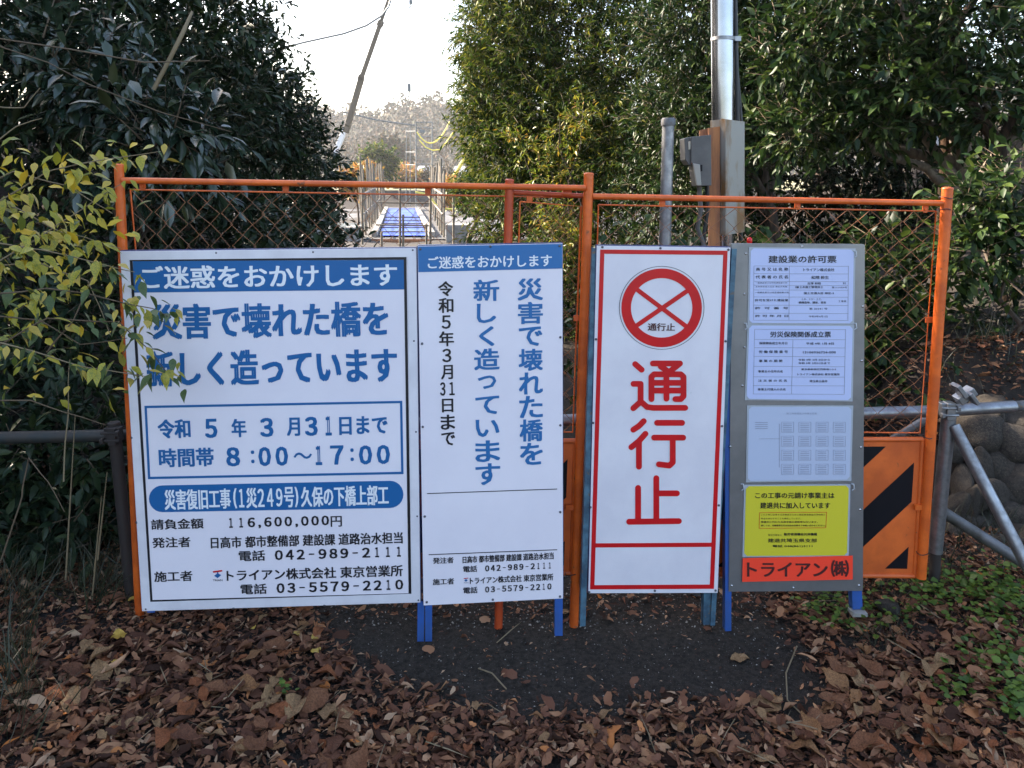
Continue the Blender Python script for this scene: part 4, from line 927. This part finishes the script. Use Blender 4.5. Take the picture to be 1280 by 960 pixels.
cr_ = np.concatenate([scatter(9000, (-1.6, 1.9), (1.9, 4.0), lambda a, b: (not in_patch(a, b)) or random.random() < .25 or b > 2.9, .03)]); n_ = len(cr_)
o = leaf_mesh('crumbs', cr_, np.concatenate([r.normal(size=(n_, 2)), r.normal(0, .3, (n_, 1))], 1), np.tile([0.1, 0, 1.], (n_, 1)), r.uniform(.006, .022, n_), .4, T_LO, M['litter'], lit_root); o['kind'] = 'stuff'
tw_ = scatter(420, (-2.2, 2.6), (1.6, 4.0), lambda a, b: (not in_patch(a, b)) or random.random() < .12, .05); n_ = len(tw_)
o = leaf_mesh('fine_twigs', tw_, np.concatenate([r.normal(size=(n_, 2)), r.normal(0, .12, (n_, 1))], 1), np.tile([0.1, 0, 1.], (n_, 1)), r.uniform(.05, .2, n_), .022, (np.array([(-.5,-.5,0),(-.5,.5,0),(-.5,0,.02),(.5,0,.0),(0,.9,.02),(0,-.1,.03)], float), [(0,5,4,1),(5,3,4),(0,2,5)]), M['vine'], lit_root); o['kind'] = 'stuff'
# the largest leaves, one by one
def big_leaf(sd_, m):
    rg_ = random.Random(sd_); nr = 9; nc = 7; vs = []; fs = []; cu = rg_.uniform(-.8, .9); fo = rg_.uniform(-.3, .6); rag = [rg_.uniform(.78, 1.08) for _ in range(20)]; tip = rg_.uniform(.8, 1.6)
    for i in range(nr):
        t = i/(nr-1); wd_ = math.sin(math.pi*min(1, (t**tip)*.95+.03))**.8*.33
        for j in range(nc):
            s_ = (j/(nc-1)-.5)*2; e = wd_*(rag[i] if j < nc//2 else rag[i+9])
            vs.append((t-.5, s_*e*(1-.2*abs(fo)), cu*(t-.5)**2+fo*abs(s_)*e+.06*math.sin(t*9+abs(s_)*3+sd_)*abs(s_)+.02*rg_.uniform(-1, 1)+.014*math.cos(t*26-abs(s_)*5)))
    for i in range(nr-1):
        for j in range(nc-1): a = i*nc+j; fs.append((a, a+1, a+nc+1, a+nc))
    me = bpy.data.meshes.new('leaf'); me.from_pydata(vs, [], fs); me.polygons.foreach_set('use_smooth', [True]*len(fs)); me.materials.append(m); return me
BL = [big_leaf(i, M['dry%d' % (i % 5)]) for i in range(15)]
rg = random.Random(12); k = 0
while k < 285:
    px, py = rg.uniform(-10, 1290), rg.uniform(770, 975)
    cor = py > 840 and (px < 470 or px > 930)
    if rg.random() < (.75 if 520 < px < 1000 else .0 if cor else .45): continue
    g = gnd(px, py)
    if in_patch(g.x, g.y): continue
    z = float(ground_z(g.x, g.y))
    inst('leaf', rg.choice(BL), ground, (g.x, g.y, z+.03+rg.random()*.022), (rg.gauss(0, .25), rg.gauss(0, .25), rg.uniform(0, 6.3)), rg.uniform(.04, .065) if not cor or rg.random() < .6 else rg.uniform(.07, .125)); k += 1
YM = big_leaf(77, M['dry_yellow'])
for (px, py, s_) in ((272,790,.05),(243,778,.04),(170,783,.045),(152,835,.06),(394,822,.03),(372,820,.025),(395,838,.03),(318,820,.02),(150,868,.03),(960,884,.12),(925,828,.05),(1060,745,.03),(705,770,.05)):
    g = gnd(px, py); inst('leaf', YM if px < 500 else BL[3], ground, (g.x, g.y, float(ground_z(g.x, g.y))+.04 if px < 500 else .02), (rg.gauss(0, .3), rg.gauss(0, .2), rg.uniform(0, 6)), s_*1.5)
# twigs lying about
for lab, pts in (('thin curved dry stem lying across the asphalt edge at right', [(996,812),(982,850),(984,880),(1005,905),(1012,925)]), ('short bent twig lying on the asphalt', [(598,840),(615,850),(633,866)])):
    P = [gnd(*p)+Vector((0, 0, .014+.012*(i % 2))) for i, p in enumerate(pts)]; root = empty('fallen_twig', P[0], lab, 'twig'); mb = MB(); mb.tube(P, .0028, 5); mb.build('stem', M['vine'], root)

# weeds and grass
def weeds(name, label, spots, n, leaf, material, seed):
    rr_ = np.random.default_rng(seed); P = []
    for (px, py, sx, sy, m_) in spots:
        for _ in range(m_):
            g = gnd(px+rr_.normal()*sx, py+rr_.normal()*sy); P.append((g.x, g.y, float(ground_z(g.x, g.y))+.02+rr_.random()*.06))
    P = np.array(P); n_ = len(P)
    o = leaf_mesh(name, P, np.concatenate([rr_.normal(size=(n_, 2)), rr_.uniform(-.1, .4, (n_, 1))], 1), np.concatenate([rr_.normal(size=(n_, 2))*.35, np.ones((n_, 1))], 1), rr_.uniform(.6, 1.2, n_)*leaf, .85, T_HI, material)
    return tag(o, label, 'weeds', kind='stuff')
weeds('weed_patch', 'bright green low weeds at the lower right edge of the litter', [(1250,785,26,24,260),(1210,765,34,10,130),(1240,850,24,10,80),(1195,880,14,8,40),(1265,900,14,14,110)], 0, .03, M['weed'], 1)
weeds('weed_patch', 'dull green weeds around the pale stones by the steel board', [(1110,785,34,9,90),(1050,785,24,7,60),(1040,766,22,7,70),(1140,752,30,10,90),(1175,775,20,9,70)], 0, .026, M['weed'], 2)
weeds('weed_patch', 'tiny green sprout among the dry leaves in the left foreground', [(358,893,4,3,14)], 0, .02, M['weed'], 3)
def grass(label, spots, h, seed, lean=(0, 0)):
    rr_ = np.random.default_rng(seed); P = []
    for (px, py, sx, sy, m_, Y) in spots:
        for _ in range(m_):
            g = gnd(px+rr_.normal()*sx, py+rr_.normal()*sy) if Y is None else at(px+rr_.normal()*sx, py, Y+rr_.normal()*.15)
            P.append((g.x, g.y, float(ground_z(g.x, g.y))))
    P = np.array(P); n_ = len(P); V = np.array([(0,-.5,0),(0,.5,0),(.5,-.4,-.04),(.5,.4,-.04),(.85,-.2,-.2),(.85,.2,-.2),(1.05,0,-.42)], float); Fs = [(0,1,3,2),(2,3,5,4),(4,5,6)]
    d = rr_.normal(size=(n_, 3))*.45+np.array([lean[0], lean[1], 1.0])
    nn = rr_.normal(size=(n_, 3)); nn[:, 2] = .3
    o = leaf_mesh('grass_tuft', P, d, nn, rr_.uniform(.45, 1.15, n_)*h, .022, (V, Fs), M['grass']); return tag(o, label, 'grass', kind='stuff')
grass('dark long grass at the left edge beside the large notice', [(60,720,50,22,260,None),(130,765,22,14,200,None),(15,880,18,40,200,None),(20,770,30,20,160,None)], .22, 4, (.25, 0))
grass('low thin grass under the right end of the orange fence', [(1110,745,40,12,300,None),(1100,810,20,10,120,None),(1180,740,20,8,120,None)], .11, 5)
grass('dry grass and weeds between the pipe braces at right', [(1210,660,20,20,70,3.5),(1240,715,30,6,90,3.4),(1230,470,40,10,160,4.3)], .2, 6)
# dry reeds at left
for (x, yb, yt, q_) in ((115,750,620,'nearest to the large notice'),(82,725,520,'tallest and leftmost of three'),(122,700,590,'short one behind the others')):
    root = empty('dry_reed', at(x, yb, 2.9), 'pale dry reed stalk in the left grass, '+q_, 'reed', 'dry reed stalks'); mb = MB(); mb.tube([at(x, yb, 2.9), at(x+6, (yb+yt)/2, 2.9), at(x+12, yt, 2.9)], [.004, .003, .0015], 5); mb.build('stalk', M['vine'], root)

# ------------------------------------------------------------------ the bridge and what stands beyond
BZ = -.8
br = empty('footbridge', (at(505,296,31).x, 31, BZ), 'footbridge under repair covered with blue sheets between rows of tall poles', 'bridge')
xc0, xc1 = at(504,296,31).x, at(502,262,54).x
def bx(t): return xc0+(xc1-xc0)*t
mb = MB(); mb.slab([(bx(0)-1.9,30.3,BZ-.02), (bx(1)-1.9,58,BZ-.02), (bx(1)+1.9,58,BZ-.02), (bx(0)+1.9,30.3,BZ-.02)], .5, (0,0,1)); mb.build('deck', M['deck'], br)
n_ = 12
for i in range(n_):     # sheets laid one after another
    t0, t1 = i/n_, (i+.97)/n_; w_ = .93; z = BZ+.06+.012*(i % 2)
    mb = MB(); mb.slab([(bx(t0)-w_,31+23*t0,z), (bx(t0)+w_,31+23*t0,z), (bx(t1)+w_,31+23*t1,z+.01), (bx(t1)-w_,31+23*t1,z+.01)], .02, (0,0,1)); mb.build('blue_sheet', M['tarp'], br)
for i in range(5): mb = MB(); t = (i+.5)/9; mb.box((bx(t), 31+23*t, BZ+.11), (2.1, .08, .05)); mb.build('batten', M['pole_wood'], br)
for s_ in (-1, 1): mb = MB(); mb.slab([(bx(0)+s_*1.15-.12,31,BZ+.2), (bx(0)+s_*1.15+.12,31,BZ+.2), (bx(1)+s_*1.05+.12,54,BZ+.2), (bx(1)+s_*1.05-.12,54,BZ+.2)], .2, (0,0,1)); mb.build('kerb', M['concrete'], br)
rg = random.Random(8)
for s_ in (-1, 1):
    for i in range(24):
        t = i/23; x = bx(t)+s_*(1.55+.2*rg.random()); Y = 31+26*t; h = rg.uniform(2.5, 3.3)
        mb = MB(); mb.tube([(x, Y, BZ-.3), (x+rg.gauss(0,.05)+s_*.12, Y, BZ+h)], .045, 6); mb.build('pole', M['pole_wood'], br)
    for z in (.9, 1.7): mb = MB(); mb.tube([(bx(0)+s_*1.6,31,BZ+z), (bx(1)+s_*1.6,56,BZ+z)], .04, 6); mb.build('handrail', M['pole_wood'], br)
mb = MB(); mb.slab([(bx(0)-1.2,30.2,BZ-.05),(bx(0)+1.2,30.2,BZ-.05),(bx(0)+1.2,30.2,BZ-.45),(bx(0)-1.2,30.2,BZ-.45)], .1, (0,-1,0)); mb.build('end_face', M['wood'], br)
for (x0, x1, yt, lab) in ((430,446,284,'left concrete block at the near end of the bridge'),(557,586,281,'right concrete block at the near end of the bridge, larger and sunlit')):
    a = at(x0, yt, 29.4); b = at(x1, yt, 29.4); mb = MB(); h = 1.3; mb.box(((a.x+b.x)/2, 29.4+.6, a.z-h/2), (b.x-a.x, 1.2, h)); tag(mb.build('concrete_block', M['concrete'], None, .03), lab, 'block')
# site barrier frame across the near end of the bridge
sb = empty('site_barrier', at(515, 300, 27), 'thin pipe barrier standing across the near end of the bridge', 'barrier')
for (x, yt, yb) in ((453,236,310),(500,232,310),(504,268,310),(538,234,310),(567,238,310),(477,290,310),(533,280,310)): mb = MB(); mb.tube([at(x, yt, 27), at(x, yb+20, 27)], .045, 6); mb.build('pipe', M['pole_wood'], sb)
for y in (253, 281): mb = MB(); mb.tube([at(470,y,27), at(536,y+1,27)], .03, 6); mb.build('rail', M['pole_wood'], sb)
# scaffold tower
tw = empty('scaffold_tower', at(530, 290, 78), 'tall thin steel scaffold tower over the far end of the bridge', 'tower')
for x in (520, 540): mb = MB(); mb.tube([at(x,152,78), at(x,300,78)], .07, 6); mb.build('upright', M['tower'], tw)
for x in (507.5, 512.5): mb = MB(); mb.tube([at(x+.5,160,84), at(x,300,84)], .05, 6); mb.build('upright', M['tower'], tw)
for y in (153,160,171,185,205): mb = MB(); mb.tube([at(519,y,78), at(541,y,78)], .05, 6); mb.build('crossbar', M['tower'], tw)
for y in (164,190,206): mb = MB(); mb.tube([at(507,y,84), at(520,y,78)], .035, 6); mb.build('crossbar', M['tower'], tw)
mb = MB(); mb.box(at(528,164,78), (.5, .3, .35)); mb.build('lamp_box', M['tower'], tw)
def rope(name, label, pts, Y, r_, m, cat='rope', group=None):
    P = [at(x, y, Y) for x, y in pts]; root = empty(name, P[0], label, cat, group); mb = MB(); mb.tube(P, r_, 5); mb.build('strand', M[m], root)
def sag(a, b, d, n=10): return [(a[0]+(b[0]-a[0])*i/n, a[1]+(b[1]-a[1])*i/n+4*d*(i/n)*(1-i/n)) for i in range(n+1)]
rope('yellow_rope', 'upper yellow rope sagging from the scaffold tower towards the right tree', sag((521,165),(562,152),20), 70, .06, 'yellow_rope')
rope('yellow_rope', 'lower yellow rope sagging from the scaffold tower towards the right tree', sag((523,178),(575,190),-0)+[], 70, .001, 'yellow_rope') if False else None
rope('yellow_rope', 'lower yellow rope looping below the upper one beside the scaffold tower', [(524,175),(532,184),(541,188),(550,187),(558,178),(566,166)], 69, .06, 'yellow_rope')
rope('yellow_rope', 'yellow rope hanging low along the right side of the bridge', [(519,240),(535,243),(545,256),(556,261),(570,262)], 40, .06, 'yellow_rope')
rope('power_line', 'thin power line running from the left trees to the crane boom', [(300,75),(345,62),(380,53),(430,42),(458,32),(478,19),(486,8),(500,-40)], 45, .06, 'tower', 'wire')
rope('power_line', 'thin power line above the hills left of the scaffold tower', [(430,140),(470,150),(519,157)], 80, .08, 'tower', 'wire')
rope('loading_crane', 'yellow diagonal crane arm rising beyond the right side of the bridge', [(548,236),(566,222),(582,196),(592,176)], 62, .16, 'yellow_rope', 'crane')
# crane
crn = empty('crane_boom', at(420,200,60), 'telescopic crane boom slanting up into the white sky from behind the left trees', 'crane')
def seg(a, b, w_, name, m, Y=60):
    A, Bq = at(*a, Y), at(*b, Y); d = (Bq-A).normalized(); s_ = d.cross(Vector((0,1,0))).normalized(); mb = MB(); hw = w_*Y/F/2
    hw *= .78
    q = [A-s_*hw, A+s_*hw, Bq+s_*hw, Bq-s_*hw]; mb.slab([p+Vector((0,-hw,0)) for p in q], hw*2, (0,-1,0)); return mb.build(name, M[m], crn, .05)
seg((432,166),(452,97), 9, 'boom_section', 'crane'); seg((452,97),(476,28), 6.5, 'boom_section', 'crane'); seg((476,28),(512,-78), 5, 'boom_section', 'crane')
seg((417,196),(432,160), 8, 'boom_base', 'crane_white'); seg((450,100),(453,94), 9, 'boom_collar', 'crane'); seg((474,33),(477,26), 9, 'boom_collar', 'crane'); seg((380,290),(420,192), 10, 'lower_boom', 'crane')
for (x, y, h, lab) in ((511.5,112,16,'crane hook block hanging on a thin cable in the sky'),(513.5,4,9,'small upper hook hanging at the top of the sky')):
    c = at(x, y, 60); k = 60/F; root = empty('crane_hook', c, lab, 'hook')
    mb = MB(); mb.box(c+Vector((0,0,h*k*.15)), (4*k, .2, h*k*.6)); mb.build('pulley_block', M['tower'], root, .04)
    mb = MB(); mb.tube([c+Vector((0,0,-h*k*.15)), c+Vector((0,0,-h*k*.4)), c+Vector((-1.4*k,0,-h*k*.6)), c+Vector((-2.4*k,0,-h*k*.45))], .05, 6); mb.build('hook', M['tower'], root)
    mb = MB(); mb.tube([c+Vector((0,0,h*k*.4)), (c.x, c.y, at(512,-78,60).z)], .012, 4); mb.build('cable', M['tower'], root)
# bare trees, bushes, houses
def bare_tree(label, base, h, sd_, spread=.5, mm='bark_pale', lv=4):
    rg_ = random.Random(sd_); root = empty('bare_tree', base, label, 'tree'); tr = MB(); bb = MB()
    def grow(p, d, L, r_, lvl, mb):
        q = p+d*L; m_ = p+d*L*.5+Vector((rg_.gauss(0,.04), rg_.gauss(0,.04), 0))*L
        mb.tube([p, m_, q], [r_, r_*.85, r_*.7], 5, False)
        if lvl:
            for _ in range(3):
                nd = (d+Vector((rg_.gauss(0,spread), rg_.gauss(0,spread), rg_.uniform(0,.35)))).normalized(); grow(q-d*L*.25*rg_.random(), nd, L*rg_.uniform(.62,.82), r_*.62, lvl-1, bb)
    grow(Vector(base), Vector((0,0,1)), h*.3, h*.018, lv, tr); tr.build('trunk', M[mm], root); bb.build('branches', M[mm], root)
bt = lambda x, Y: (at(x, 240, Y).x, Y, float(ground_z(at(x,240,Y).x, Y)))
bare_tree('bare winter tree left of the far bridge end, tallest of its group', bt(457,112), 10, 1)
bare_tree('bare winter tree close behind the crane boom base', bt(437,108), 9.5, 2)
bare_tree('small bare winter tree right of the crane boom', bt(478,118), 8, 3)
bare_tree('slim bare tree standing left of the scaffold tower', bt(494,120), 6, 4)
bare_tree('bare tree half hidden by the slender-leaved tree right of the tower', bt(560,112), 9, 5)
def bush(label, x, y, Y, rx_, ry_, n, leaf, m, cat='bush'):
    p = at(x, y, Y); b_ = (p.x, Y, float(ground_z(p.x, Y)))
    tree('round_bush', label, b_, [(tuple(p), (rx_*Y/F, rx_*Y/F*.8, ry_*Y/F), n), ((p.x+.3*rx_*Y/F, Y, p.z-.5*ry_*Y/F), (rx_*Y/F*.9, rx_*Y/F*.6, ry_*Y/F*.7), n//2)], leaf, .6, m, .12, cat=cat, limbs=False, twigs=False)
bush('round dark olive tree left of the far bridge end', 472, 203, 105, 16, 15, 300, .55, M['leaf_bamboo'], 'tree')
bush('reddish brown round tree on the hill foot', 488, 190, 200, 18, 12, 260, 1.1, M['haze_tree'], 'tree')
bush('yellow and orange bush beside the left bridge poles', 444, 226, 45, 16, 12, 260, .22, M['gold_leaf'])
bush('yellow green bush behind the left bridge poles', 458, 218, 55, 12, 9, 160, .25, M['gold_leaf'])
bush('orange bush beyond the right bridge poles', 566, 240, 60, 18, 12, 220, .3, M['gold_leaf'])
bush('pale green bush under the slender-leaved tree', 590, 240, 26, 20, 20, 320, .14, M['leaf_bamboo'])
bush('low olive hedge on the far bank left of the tower', 500, 222, 125, 22, 6, 240, .6, M['gold_leaf'], 'hedge')
bush('low brown hedge on the far bank right of the tower', 545, 224, 128, 24, 5, 240, .6, M['haze_tree'], 'hedge')
for i, (x, w_, lab, wc) in enumerate(((492,12,'small pale house at the hill foot, leftmost of the far houses','wall'),(530,14,'small house with a grey roof directly behind the scaffold tower','wall'),(551,16,'long low house right of the scaffold tower','wall'),(575,14,'small house mostly hidden by the right tree, rightmost of the far houses','wall'),(470,10,'small house behind the round olive tree','wall'))):
    Y = 245+i*3; p = at(x, 222, Y); gz = float(ground_z(p.x, Y)); W = w_*Y/F; root = empty('house', (p.x, Y, gz), lab, 'house', 'far houses'); h = 2.8
    mb = MB(); mb.box((p.x, Y, gz+h/2), (W, 6, h)); mb.build('wall', M[wc], root)
    mb = MB(); x0, x1 = p.x-W/2-.4, p.x+W/2+.4; z0 = gz+h; mb.add([(x0,Y-3.5,z0),(x1,Y-3.5,z0),(x1,Y+3.5,z0),(x0,Y+3.5,z0),(x0+.6,Y,z0+1.8),(x1-.6,Y,z0+1.8)], [(0,1,5,4),(2,3,4,5),(1,2,5),(3,0,4),(3,2,1,0)]); mb.build('roof', M['roof'], root)
    for s_ in (-.25, .25): mb = MB(); mb.box((p.x+s_*W, Y-3.02, gz+1.5), (W*.22, .08, 1.1)); mb.build('window', M['window'], root)
# a white van-sized hut on the bank is left out where the picture shows none

# ------------------------------------------------------------------ haze
HAZE = True
if HAZE:
    mb = MB(); mb.box((0, 280, 26), (1600, 700, 72)); hz_ = mb.build('haze', [], None)
    m = bpy.data.materials.new('haze'); m.use_nodes = True; t = m.node_tree; t.nodes.remove(t.nodes['Principled BSDF'])
    v = t.nodes.new('ShaderNodeVolumePrincipled'); v.inputs['Color'].default_value = (.95, .96, 1, 1); v.inputs['Density'].default_value = .0003; v.inputs['Anisotropy'].default_value = .3
    t.links.new(v.outputs[0], t.nodes['Material Output'].inputs['Volume']); hz_.data.materials.append(m); hz_['kind'] = 'stuff'
    hz_['label'] = 'pale winter haze over the river and far hills'; hz_['category'] = 'haze'
print('TRIS', sum(len(p.vertices)-2 for o in bpy.data.objects if o.type == 'MESH' and len(o.data.polygons) < 400000 for p in o.data.polygons) if False else '-', len(bpy.data.objects))
